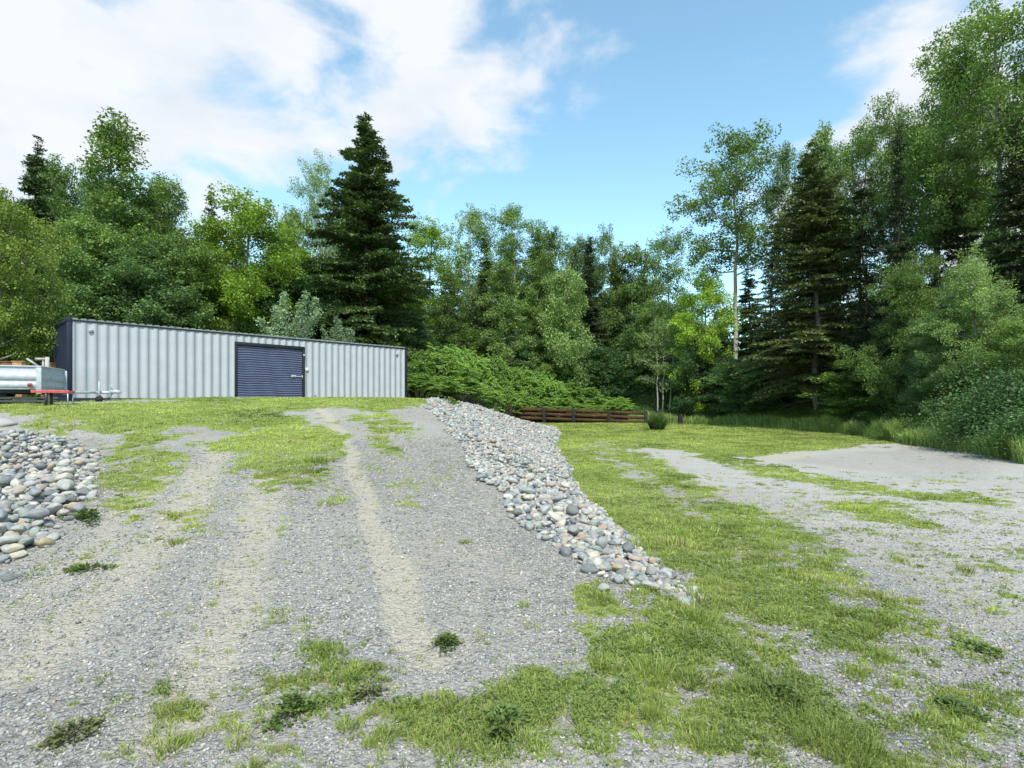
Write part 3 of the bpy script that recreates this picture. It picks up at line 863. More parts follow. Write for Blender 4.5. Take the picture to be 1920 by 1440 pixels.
STONE_COLS = {
    'slate grey': (0.159, 0.167, 0.167), 'pale grey': (0.328, 0.328, 0.308), 'cream': (0.411, 0.384, 0.317), 'blue grey': (0.226, 0.244, 0.247),
    'pinkish': (0.336, 0.274, 0.236), 'tan': (0.348, 0.292, 0.208), 'greenish': (0.247, 0.273, 0.246), 'mid grey': (0.252, 0.255, 0.245)}
PEB = [(0.162, 0.161, 0.163), (0.304, 0.294, 0.275), (0.237, 0.235, 0.228), (0.361, 0.345, 0.310), (0.199, 0.198, 0.198), (0.418, 0.405, 0.370), (0.294, 0.285, 0.267), (0.342, 0.340, 0.335), (0.380, 0.331, 0.249), (0.266, 0.267, 0.258), (0.257, 0.267, 0.258), (0.314, 0.313, 0.310), (0.437, 0.419, 0.378)]
def stone_mat(name, col, attr=False, cols=None):
    m, nt, b, N, L = new_mat(name)
    tc = N('ShaderNodeTexCoord'); oi = N('ShaderNodeObjectInfo')
    no = N('ShaderNodeTexNoise'); no.noise_dimensions = '4D'; no.inputs['Scale'].default_value = 22 if attr else 2.3; no.inputs['Detail'].default_value = 8; no.inputs['Roughness'].default_value = .65
    L(tc.outputs['Object'], no.inputs['Vector']); 
    w = N('ShaderNodeMath'); w.operation = 'MULTIPLY'; w.inputs[1].default_value = 30; L(oi.outputs['Random'], w.inputs[0]); L(w.outputs[0], no.inputs['W'])
    mr = N('ShaderNodeMapRange'); mr.inputs['From Min'].default_value = .3; mr.inputs['From Max'].default_value = .7; mr.inputs['To Min'].default_value = .72; mr.inputs['To Max'].default_value = 1.25
    L(no.outputs['Fac'], mr.inputs['Value'])
    if attr:
        cols = cols or [(0.161, 0.170, 0.176), (0.338, 0.340, 0.325), (0.283, 0.286, 0.274), (0.425, 0.392, 0.319), (0.220, 0.247, 0.259), (0.390, 0.385, 0.351), (0.336, 0.274, 0.236), (0.346, 0.348, 0.332), (0.348, 0.292, 0.208), (0.252, 0.255, 0.245), (0.247, 0.273, 0.246), (0.316, 0.325, 0.315), (0.450, 0.439, 0.396)]
        at = N('ShaderNodeAttribute'); at.attribute_name = 'var'
        r = N('ShaderNodeValToRGB'); r.color_ramp.interpolation = 'CONSTANT'
        e = r.color_ramp.elements; e[0].color = (*cols[0], 1); e[1].position = 1 / len(cols); e[1].color = (*cols[1], 1)
        for i in range(2, len(cols)):
            k = e.new(i / len(cols)); k.color = (*cols[i], 1)
        L(at.outputs['Fac'], r.inputs[0]); base = r.outputs[0]
    else:
        rgb = N('ShaderNodeRGB'); rgb.outputs[0].default_value = (*col, 1); base = rgb.outputs[0]
    hs = N('ShaderNodeHueSaturation'); L(base, hs.inputs['Color']); L(mr.outputs[0], hs.inputs['Value'])
    if not attr:
        v2 = N('ShaderNodeMapRange'); v2.inputs['To Min'].default_value = .6; v2.inputs['To Max'].default_value = 1.3; L(oi.outputs['Random'], v2.inputs['Value']); L(v2.outputs[0], hs.inputs['Saturation'])
    L(hs.outputs[0], b.inputs['Base Color']); b.inputs['Roughness'].default_value = .85; b.inputs['Specular IOR Level'].default_value = .2
    bp = N('ShaderNodeBump'); bp.inputs['Strength'].default_value = .35; bp.inputs['Distance'].default_value = .02; L(no.outputs['Fac'], bp.inputs['Height']); L(bp.outputs[0], b.inputs['Normal'])
    return m

def build_cobbles():
    rng = np.random.default_rng(21)
    S = []   # x, y, zoff, size, place
    def fill(x0, x1, y0, y1, inside, spacing, place, size):
        y = y0
        while y < y1:
            sp = spacing(y)
            x = x0
            while x < x1:
                xx = x + rng.uniform(-.45, .45) * sp; yy = y + rng.uniform(-.45, .45) * sp
                if inside(xx, yy):
                    S.append((xx, yy, rng.uniform(-.25, .5) + (1.0 if place[-1] == '2' else 0), sp * size * rng.choice([.55, .75, .9, 1.1, 1.4], p=[.22, .27, .29, .15, .07]), place.rstrip('2')))
                x += sp
            y += sp
    # bank to the right of the drive
    def bank(x, y):
        e = edge_x(y); t = toe_x(y)
        w = (fbm(np.array(x * 1.3), np.array(y * 1.3), 2) - .5) * .5
        a = e - .12 + w * .6; b = t + .02 + w * .5
        if not (a < x < b): return False
        if rng.random() < .10: return False
        return True
    fill(-4, 3, 4.45, 13, bank, lambda y: .080, 'bank', .57)
    fill(-4, 3.4, 13, 24, bank, lambda y: .105, 'bank', .57)
    fill(-5, 3.4, 24, 37, bank, lambda y: .15, 'bank', .58)
    fill(-4, 3.4, 4.45, 20, bank, lambda y: .085, 'bank', .45)
    pl = poly([(-260, 1120), (-120, 1100), (10, 1060), (95, 1025), (160, 965), (188, 900), (196, 850), (150, 822), (60, 808), (-40, 806), (-300, 815)])
    def pile(x, y):
        d = sdist(pl, np.array([x]), np.array([y]))[0]
        return d > rng.uniform(.0, .2)
    fill(pl[:, 0].min() - .2, pl[:, 0].max() + .2, pl[:, 1].min() - .2, pl[:, 1].max() + .2, pile, lambda y: .105, 'pile', .6)
    fill(pl[:, 0].min(), pl[:, 0].max(), pl[:, 1].min(), pl[:, 1].max(), lambda x, y: sdist(pl, np.array([x]), np.array([y]))[0] > .25, lambda y: .15, 'pile2', .45)
    fill(-4, 3, 4.8, 12, lambda x, y: edge_x(y) + .2 < x < toe_x(y) - .25, lambda y: .17, 'bank2', .34)
    # strays below the toe of the bank
    for px, py in ((1130, 1110), (1105, 1075), (1280, 1140), (20, 1085), (1060, 1040)):
        x, y = W(px, py); S.append((x, y, 0, rng.uniform(.045, .065), 'bank'))
    S = sorted(S, key=lambda s: -s[3] / math.hypot(s[0], s[1]) * (1 if abs(s[0] / s[1]) < .93 else .0))
    big, rest = S[:300], S[300:]
    mats = {k: stone_mat('cobble_' + k.replace(' ', '_'), c) for k, c in STONE_COLS.items()}
    protos = {}
    V3, F3 = ICO3
    keys = list(STONE_COLS); pr = [.13, .22, .15, .13, .08, .07, .08, .14]
    from collections import Counter
    pxy = lambda x, y, z: (960 + x / y * F, HY - (z - EYE) / y * F)
    LAB = []
    for (x, y, zo, sz, place) in big:
        ck = keys[rng.choice(len(keys), p=pr)]
        sh = int(rng.integers(6))
        if (ck, sh) not in protos:
            r2 = np.random.default_rng(100 + sh)
            V = stone_shape(V3, r2)
            o = mesh_np('cobble', V, [F3], mats[ck], smooth=True)
            protos[(ck, sh)] = o.data
        else:
            o = bpy.data.objects.new('cobble', protos[(ck, sh)]); C.objects.link(o)
        a, b_, c_ = rng.uniform(1.0, 1.45), rng.uniform(.8, 1.05), rng.uniform(.55, .82)
        o.scale = (sz * a, sz * b_, sz * c_)
        z = tz(x, y) + sz * c_ * (.5 + max(0, zo) * 1.3)
        o.location = (x, y, z); o.rotation_euler = (rng.normal() * .28, rng.normal() * .28, rng.uniform(0, 6.28))
        size = 'large' if sz > .085 else ('small' if sz < .062 else 'medium')
        if place == 'pile':
            px, py = pxy(x, y, z)
            where = ('near lower end' if py > 1000 else ('grassy upper rim' if py < 850 else ('right edge' if px > 130 else ('middle' if py < 930 else 'lower middle')))) + ' of the left pile'
        else:
            u = (x - edge_x(y)) / (toe_x(y) - edge_x(y))
            where = 'near tip of the bank' if y < 5.4 else ('bank slope beside the lawn' if u > .62 else ('bank edge beside the gravel' if u < .3 else ('near half of the bank' if y < 7.5 else 'upper half of the bank')))
        LAB.append((size, ck, where, x / y, o, 'cobbles of the rock pile left of the drive' if place == 'pile' else 'cobbles of the bank right of the drive'))
    LAB.sort(key=lambda q: (q[0], q[1], q[2], q[3]))
    last = None; c = 0
    for size, ck, where, _, o, grp in LAB:
        c = c + 1 if (size, ck, where) == last else 1
        last = (size, ck, where)
        tag(o, f'{size} {ck} cobble, {ORD[c - 1]} such from left, {where}', 'cobble', grp)
    n = len(rest)
    R_ = np.array([s[:4] for s in rest])
    parts_V = []; parts_F = []; var = []; off = 0
    for sel, (V0, F0) in ((R_[:, 1] < 9, ICO2), (R_[:, 1] >= 9, ICO1)):
        q = R_[sel]
        for sh in range(8):
            p = q[sh::8]; m = len(p)
            if not m: continue
            r2 = np.random.default_rng(300 + sh); V = stone_shape(V0, r2)
            D = unit(rng, m); D[:, 2] *= .3; NN = np.tile([0, 0, 1.0], (m, 1)) + rng.normal(size=(m, 3)) * .3
            Rm = frames(D, NN)
            Sx = np.stack([p[:, 3] * rng.uniform(1, 1.45, m), p[:, 3] * rng.uniform(.8, 1.05, m), p[:, 3] * rng.uniform(.5, .72, m)], -1)
            T = np.stack([p[:, 0], p[:, 1], terrain(p[:, 0], p[:, 1]) + Sx[:, 2] * (.45 + np.maximum(0, p[:, 2]) * 1.3)], -1)
            A, B = scatter(V, F0, Rm, T, Sx)
            parts_V.append(A); parts_F.append(B + off); off += len(A)
            var.append(np.repeat(rng.random(m), len(V)))
    o = mesh_np('cobbles', np.concatenate(parts_V), [np.concatenate(parts_F)], stone_mat('cobble_mixed', None, True), attrs={'var': np.concatenate(var)}, smooth=True)
    tag(o, 'mass of smaller and farther rounded grey cobbles on the bank and pile', 'cobbles', kind='stuff')
    # pale flat slab at the top of the left pile
    for px, py, sc, sd_, lab, col in ((-22, 818, (.72, .34, .13), 77, 'large pale flat slab at the top of the left rock pile', (.27, .27, .28)), (2, 797, (.34, .2, .13), 78, 'low pale rough rock behind the flat slab of the left pile', (.34, .33, .31))):
        x, y = W(px, py, 16)
        o = mesh_np('boulder', stone_shape(V3, np.random.default_rng(sd_), .12) * sc, [F3], stone_mat('boulder_stone', col), smooth=True)
        o.location = (x, y, tz(x, y) + sc[2] * .1); o.rotation_euler = (.12, .04, .2)
        tag(o, lab, 'rock')
build_cobbles()

# ------------------------------------------------------------------ pebbles, grass, weeds
def wedge(rng, r0, r1, n, half=51):
    r = np.sqrt(rng.uniform(r0 * r0, r1 * r1, n)); a = rng.uniform(-half, half, n) * PI / 180
    return np.sin(a) * r, np.cos(a) * r

def build_pebbles():
    rng = np.random.default_rng(8)
    Vs = []; Fs = []; var = []; off = 0
    for r0, r1, dens, s0, s1 in ((2.0, 3.6, 2300, .004, .011), (3.6, 6, 1300, .006, .014), (6, 11, 420, .009, .018), (2.0, 8, 5, .015, .026)):
        n = int(dens * .89 * (r1 * r1 - r0 * r0))
        x, y = wedge(rng, r0, r1, n)
        k = rng.random(n) < (1 - .8 * grass_f(x, y)) * (1 - .8 * tan_f(x, y)) * (1 - .7 * sstep(2, 4, x))
        x, y = x[k], y[k]; n = len(x)
        for sh in range(4):
            xs, ys = x[sh::4], y[sh::4]; m = len(xs)
            V = stone_shape(ICO1[0], np.random.default_rng(40 + sh), .4)
            sz = s0 * (s1 / s0) ** rng.random(m)
            D = unit(rng, m); D[:, 2] *= .3
            Rm = frames(D, np.tile([0, 0, 1.0], (m, 1)) + rng.normal(size=(m, 3)) * .35)
            Sx = np.stack([sz * rng.uniform(1, 1.5, m), sz * rng.uniform(.7, 1.1, m), sz * rng.uniform(.45, .8, m)], -1)
            T = np.stack([xs, ys, ground_z(xs, ys) + sz * .25], -1)
            A, B = scatter(V, ICO1[1], Rm, T, Sx)
            Vs.append(A); Fs.append(B + off); off += len(A); var.append(np.repeat(rng.random(m), len(V)))
    o = mesh_np('gravel', np.concatenate(Vs), [np.concatenate(Fs)], stone_mat('pebble_mixed', None, True, PEB), attrs={'var': np.concatenate(var)})
    tag(o, 'loose crushed grey gravel scattered over the drive', 'gravel', kind='stuff')
build_pebbles()

def bladem():
    return leaf_mat('grass_blades', (.092, .140, .032), (.48, .56, .15), .35, .7, .6)
M_blade = bladem()
M_weed = leaf_mat('weed_leaves', (.07, .12, .03), (.25, .33, .09), .3, .9)

def blades(x, y, z, h, w, rng, lean=.5, ang=None):
    """curved grass blades as 5-vertex strips"""
    n = len(x)
    a = rng.uniform(0, 2 * PI, n) if ang is None else ang; l = rng.uniform(.1, 1, n) * lean
    dx = np.cos(a) * l; dy = np.sin(a) * l
    b = rng.uniform(0, 2 * PI, n); wx = np.cos(b) * w / 2; wy = np.sin(b) * w / 2
    P0 = np.stack([x, y, z - .004], -1)
    Wv = np.stack([wx, wy, np.zeros(n)], -1)
    P1 = P0 + np.stack([dx * h * .35, dy * h * .35, h * .6], -1)
    P2 = P0 + np.stack([dx * h, dy * h, h * (1 - .35 * l)], -1)
    V = np.stack([P0 - Wv, P0 + Wv, P1 + Wv * .8, P1 - Wv * .8, P2], 1).reshape(-1, 3)
    i = np.arange(n)[:, None] * 5
    return V, i + np.array([[0, 1, 2, 3]]), i + np.array([[3, 2, 4]])

def build_grass():
    rng = np.random.default_rng(4)
    Vs = []; Q = []; T = []; var = []; off = 0
    for r0, r1, dens, k_, sp, h0, h1, w in ((2.0, 4.2, 46, 70, .055, .035, .075, .0055), (4.2, 8, 18, 60, .075, .035, .075, .008), (8, 14, 5, 50, .11, .03, .07, .013), (2.0, 3.4, 1000, 26, .024, .012, .042, .0034), (3.4, 5.5, 560, 24, .030, .012, .040, .0048), (5.5, 9, 290, 22, .040, .012, .036, .0066), (9, 14, 110, 22, .07, .016, .042, .011),
                                    (14, 22, 42, 22, .12, .02, .05, .018), (22, 34, 17, 20, .19, .03, .06, .03), (34, 48, 8, 20, .28, .035, .07, .045)):
        n = int(dens * .89 * (r1 * r1 - r0 * r0))
        x, y = wedge(rng, r0, r1, n)
        g, d = grass_f(x, y, True); fo = forest_f(x, y)
        onbank = (x > edge_x(y) - .05) & (x < toe_x(y) - .05) & (y > 4.6)
        p = np.clip(g * 1.05 + .30 * np.clip(d - .12, 0, 1) + .008, 0, 1)
        if dens < 50 and r0 < 9: p = np.clip(g * 1.1 - .1, 0, 1) * (fbm(x * 1.9, y * 1.9, 2) > .47) + .012
        k = (rng.random(n) < p) & (fo < .5) & ~(onbank & (rng.random(n) < .97))
        x, y, g = x[k], y[k], g[k]; n = len(x)
        ts = rng.uniform(.55, 1.35, n) * (.55 + .45 * g) * (1 + .9 * sstep(.56, .8, fbm(x * 3.5, y * 3.5, 2)) * (r0 < 9))
        tv = np.clip(.58 + (fbm(x * .45, y * .45, 3) - .5) * 1.3 + rng.normal(size=n) * .20 - .13 * sstep(6, 3, y) - (.22 if dens < 50 and r0 < 9 else 0), 0, 1)
        X = np.repeat(x, k_); Y = np.repeat(y, k_); TS = np.repeat(ts, k_); m = n * k_
        a = rng.uniform(0, 2 * PI, m); q_ = np.sqrt(rng.random(m))
        X = X + np.cos(a) * q_ * sp * TS; Y = Y + np.sin(a) * q_ * sp * TS
        A, q, t = blades(X, Y, ground_z(X, Y), rng.uniform(h0, h1, m) * TS, w * rng.uniform(.6, 1.4, m), rng, .45 + 1.1 * q_, a + rng.normal(size=m) * .5)
        Vs.append(A); Q.append(q + off); T.append(t + off); off += len(A)
        var.append(np.repeat(np.clip(np.repeat(tv, k_) + rng.normal(size=m) * .17, 0, 1), 5))
    AV = np.concatenate(Vs); AQ = np.concatenate(Q); AT = np.concatenate(T); AR = np.concatenate(var)
    dry = rng.random(len(AQ)) < (.035 + .16 * (fbm(AV[AQ[:, 0], 0] * 1.7, AV[AQ[:, 0], 1] * 1.7, 3) > .62)) * (np.abs(AV[AQ[:, 0], 1]) < 12)
    o = mesh_np('dry_grass', AV, [AQ[dry], AT[dry]], leaf_mat('straw_blades', (.20, .16, .08), (.48, .42, .24), .25), attrs={'var': AR})
    tag(o, 'dry straw coloured blades standing among the green grass', 'grass', kind='stuff')
    Q = [AQ[~dry]]; T = [AT[~dry]]
    o = mesh_np('grass', np.concatenate(Vs), [np.concatenate(Q), np.concatenate(T)], M_blade, attrs={'var': np.concatenate(var)})
    tag(o, 'short patchy yellow green grass growing over lawn and gravel', 'grass', kind='stuff')
    # ground-cover weeds: small oval leaves in mats
    Vs = []; Fs = []; var = []; off = 0
    V0 = np.array([(0, 0, 0), (.35, .42, .06), (.8, .34, .08), (1, 0, 0), (.8, -.34, .08), (.35, -.42, .06)]); F0 = np.array([[0, 5, 4, 3], [0, 3, 2, 1]])
    for r0, r1, dens, s in ((2.0, 3.8, 8000, .012), (3.8, 6.5, 2600, .017), (6.5, 10, 600, .024)):
        n = int(dens * .89 * (r1 * r1 - r0 * r0)); x, y = wedge(rng, r0, r1, n)
        cl = fbm(x * 2.3 + 30, y * 2.3, 3); g = grass_f(x, y)
        k = (rng.random(n) < sstep(.36, .58, cl) * g) & ((x > edge_x(y) + .3) | (y < 5.5))
        k &= ~((x > edge_x(y) - .05) & (x < toe_x(y)) & (y > 4.6))
        x, y = x[k], y[k]; n = len(x)
        a = rng.uniform(0, 2 * PI, n)
        D = np.stack([np.cos(a), np.sin(a), rng.uniform(-.1, .5, n)], -1)
        Rm = frames(D, np.tile([0, 0, 1.0], (n, 1)) + rng.normal(size=(n, 3)) * .35)
        sz = s * rng.uniform(.5, 1.4, n)
        A, B = scatter(V0, F0, Rm, np.stack([x, y, ground_z(x, y) + rng.uniform(.002, .035, n)], -1), np.stack([sz, sz, sz], -1))
        Vs.append(A); Fs.append(B + off); off += len(A); var.append(np.repeat(rng.random(n), len(V0)))
    o = mesh_np('ground_cover', np.concatenate(Vs), [np.concatenate(Fs)], M_weed, attrs={'var': np.concatenate(var)})
    tag(o, 'low leafy weeds matted through the sparse grass in front', 'weeds', kind='stuff')
build_grass()

def weed_clump(px, py, r, h, n, mat, label, name='weed_clump', kind='leaf', seed=1, group='weed clumps on the gravel'):
    rng = np.random.default_rng(seed)
    x, y = W(px, py); z = float(ground_z(x, y))
    t = thing(name, label, 'weed' if name == 'weed_clump' else 'plant', (x, y, z), 0, group)
    if kind == 'leaf':
        lb = rng.normal(size=(6, 2)) * r * .5; k_ = rng.integers(6, size=n); q_ = lb[k_] + rng.normal(size=(n, 2)) * r * .27; rr = np.hypot(q_[:, 0], q_[:, 1]); a = np.arctan2(q_[:, 1], q_[:, 0]); zz = h * np.exp(-(rr / r) ** 2 * 1.5) * rng.uniform(.05, 1, n)
        P = np.stack([q_[:, 0], q_[:, 1], zz], -1)
        D = np.stack([np.cos(a) + rng.normal(size=n) * .5, np.sin(a) + rng.normal(size=n) * .5, rng.uniform(-.2, .8, n)], -1)
        V0 = np.array([(0, 0, 0), (.3, .26, .07), (.7, .24, .09), (1, 0, 0), (.7, -.24, .09), (.3, -.26, .07)]); F0 = np.array([[0, 5, 4, 3], [0, 3, 2, 1]])
        s = rng.uniform(.02, .05, n) * (r / .14)
        A, B = scatter(V0, F0, frames(D, np.tile([0, 0, 1.0], (n, 1)) + rng.normal(size=(n, 3)) * .4), P, np.stack([s, s, s], -1))
        mesh_np('leaves', A, [B], mat, t, attrs={'var': np.repeat(rng.random(n), 6)})
        mb = MB()
        for i in range(14):
            q = P[i]; mb.tube([(0, 0, -.01), q * .5 + [0, 0, h * .25], q], [.003, .002, .001], 4, False)
        mb.build('stems', mat, t)
    else:
        a = rng.uniform(0, 2 * PI, n); rr = r * .35 * np.sqrt(rng.random(n)); l_ = rng.random(n)
        A, q, tt = blades(np.cos(a) * rr, np.sin(a) * rr, np.zeros(n), h * rng.uniform(.35, 1.1, n) * (1.05 - .45 * l_), rng.uniform(.5, 1, n) * h * .045, rng, r / h * 1.9 * l_ + .1, a + rng.normal(size=n) * .6)
        mesh_np('blades', A, [q, tt], mat, t, attrs={'var': np.repeat(rng.random(n), 5)})
    return t
M_wdk = leaf_mat('weed_dark', (.050, .085, .020), (.19, .26, .065), .2)
M_wbr = leaf_mat('weed_brown', (.055, .06, .028), (.20, .22, .08), .2)
weed_clump(835, 1205, .09, .08, 420, M_wdk, 'dark weed clump alone on the gravel in front of the bank tip', seed=1)
weed_clump(548, 1335, .10, .08, 520, M_wdk, 'dense dark green weed clump low on the gravel, in the picture centre left', seed=2)
weed_clump(165, 975, .15, .10, 420, M_wdk, 'dark green weed clump against the right edge of the left rock pile', seed=3)
weed_clump(165, 1065, .13, .05, 300, M_wdk, 'dark weed patch on the gravel below the left rock pile', seed=4)
weed_clump(135, 1385, .09, .07, 320, M_wbr, 'brown tinged weed clump in the lower left corner gravel', seed=5)
weed_clump(935, 1365, .13, .10, 700, M_weed, 'broad leafy green weed mat in the near grass, left of the dry stalks', seed=6)
weed_clump(1220, 1350, .12, .10, 150, M_blade, 'bright tufted grass clump standing in the near lawn', kind='blade', seed=7)
weed_clump(1320, 1400, .12, .09, 150, M_blade, 'bright green grass tuft at the bottom edge of the near lawn', kind='blade', seed=8)
weed_clump(1460, 1310, .11, .09, 380, M_wdk, 'dark green weed clump in the patchy grass right of the near lawn', seed=9)
weed_clump(690, 1305, .09, .05, 260, M_wbr, 'withered brown weed in the sparse grass right of the dark green clump', seed=10)
weed_clump(1830, 1220, .10, .06, 300, M_wdk, 'small dark weed clump on the pale gravel far right', seed=11)
weed_clump(1790, 1330, .10, .05, 240, M_wdk, 'dark weed clump on the lower right gravel', seed=12)
weed_clump(840, 757, .28, .25, 260, M_weed, 'leafy weed rising at the top edge of the cobble bank', seed=13)
# ornamental grass beside the fence end
og = weed_clump(1232, 806, 1.0, 1.15, 1500, leaf_mat('ornamental_blades', (.05, .10, .03), (.16, .26, .07), .3), 'round dark green ornamental grass clump at the end of the fence', 'ornamental_grass', 'blade', 14, None)

# ------------------------------------------------------------------ trees
LEAF_V = np.array([(0, 0, 0), (.5, .36, .07), (1, 0, -.03), (.5, -.36, .07)]); LEAF_F = np.array([[0, 1, 2, 3]])

def leaves_at(P, size, rng, up=.8, spread=1.0, out=None):
    n = len(P)
    a = rng.uniform(0, 2 * PI, n)
    D = np.stack([np.cos(a), np.sin(a), rng.uniform(-.8, .25, n)], -1)
    if out is not None: D = D + out * .6
    Nn = np.array([0, 0, up]) + rng.normal(size=(n, 3)) * .5 * spread
    s = size * rng.uniform(.6, 1.3, n)
    return scatter(LEAF_V, LEAF_F, frames(D, Nn), P, np.stack([s, s * .9, s], -1))

def decid(seed, h=14, base=.25, R=3.2, limbs=22, per=7, leaf=.13, npc=190, clump=.75, sparse=0., shape='oval', bare=.0, lean=0., trunk_r=.16, flat=.5, fork=False):
    """returns (trunk MB, crown V, F, var)"""
    rng = np.random.default_rng(seed)
    mb = MB()
    n = 14; tt = np.linspace(0, 1, n)
    wob = np.cumsum(rng.normal(size=(n, 2)) * .012 * h, axis=0) * .5
    tp = np.stack([wob[:, 0] + lean * h * tt ** 1.5, wob[:, 1], tt * h * .96], -1); tp[:, :2] -= tp[0, :2]; tp[0, 2] = -.3
    mb.tube(tp, trunk_r * (1 - tt * .93) + .012, 8)
    def tpos(f): return np.array([np.interp(f, tt, tp[:, i]) for i in range(3)])
    def prof(f):
        q = (f - base) / (1 - base)
        if shape == 'oval': return (max(0, 1 - ((q - .42) / .62) ** 2)) ** .5
        if shape == 'cone': return (1 - q) ** .75 * .98 + .06
        if shape == 'top': return max(.15, (max(0, 1 - ((q - .62) / .45) ** 2)) ** .5)
        if shape == 'round': return (max(0, 1 - ((q - .45) / .58) ** 2)) ** .5
        return 1
    cl = []
    for i in range(limbs):
        f = base + (1 - base) * ((i + rng.random()) / limbs) ** .9 * .97
        az = i * 2.39996 + rng.normal() * .35
        rad = R * prof(f) * rng.uniform(.62, 1.12)
        rise = rng.uniform(.25, .75) * rad * (.8 if shape != 'cone' else .35)
        f0 = max(base * .75, f - rise / h)
        s = tpos(f0); e = tpos(min(f, 1)) + np.array([math.cos(az) * rad, math.sin(az) * rad, 0])
        mid = (s + e) / 2 + np.array([0, 0, rng.uniform(-.05, .12) * rad]) + rng.normal(size=3) * .08 * rad
        r0 = trunk_r * (1 - f0 * .9) * .5
        mb.tube([s, mid, e], [r0 + .008, r0 * .6 + .006, .008], 5, False)
        m = max(2, int(per * (rad / R) ** .8 + .5)) if rad > .3 else 2
        for j in range(m):
            q = rng.uniform(.3, 1.05)
            c = (s * (1 - q) ** 2 + mid * 2 * q * (1 - q) + e * q * q) if q <= 1 else e
            c = c + rng.normal(size=3) * np.array([.22, .22, .16]) * max(rad, .8) * .8
            if rng.random() < .5: mb.tube([(s + mid) / 2 if q < .5 else mid, c], [.02, .006], 4, False)
            cl.append((c, clump * rng.uniform(.55, 1.25)))
    cl.append((tpos(1.0), clump * .7)); cl.append((tpos(.94), clump * .8))
    Ps = []; Os = []; vv = []
    for c, r in cl:
        if rng.random() < sparse: continue
        m = int(npc * (r / clump) ** 1.6)
        u = unit(rng, m); rr = rng.random(m) ** .42
        # ragged clump: several lobes
        lob = unit(rng, 9) * [1, 1, flat] * r * rng.uniform(.5, 1.0, (9, 1))
        k = rng.integers(9, size=m)
        Pp = c + lob[k] + u * rr[:, None] * r * np.array([.42, .42, .42 * flat + .05])
        Ps.append(Pp); Os.append(u); vv.append(np.clip(rng.random(m) * .8 + rng.normal() * .16 + .1, 0, 1))
    P = np.concatenate(Ps); O = np.concatenate(Os); v = np.concatenate(vv)
    A, B = leaves_at(P, leaf, rng, .9, 1, O)
    return mb, A, B, np.repeat(v, 4)

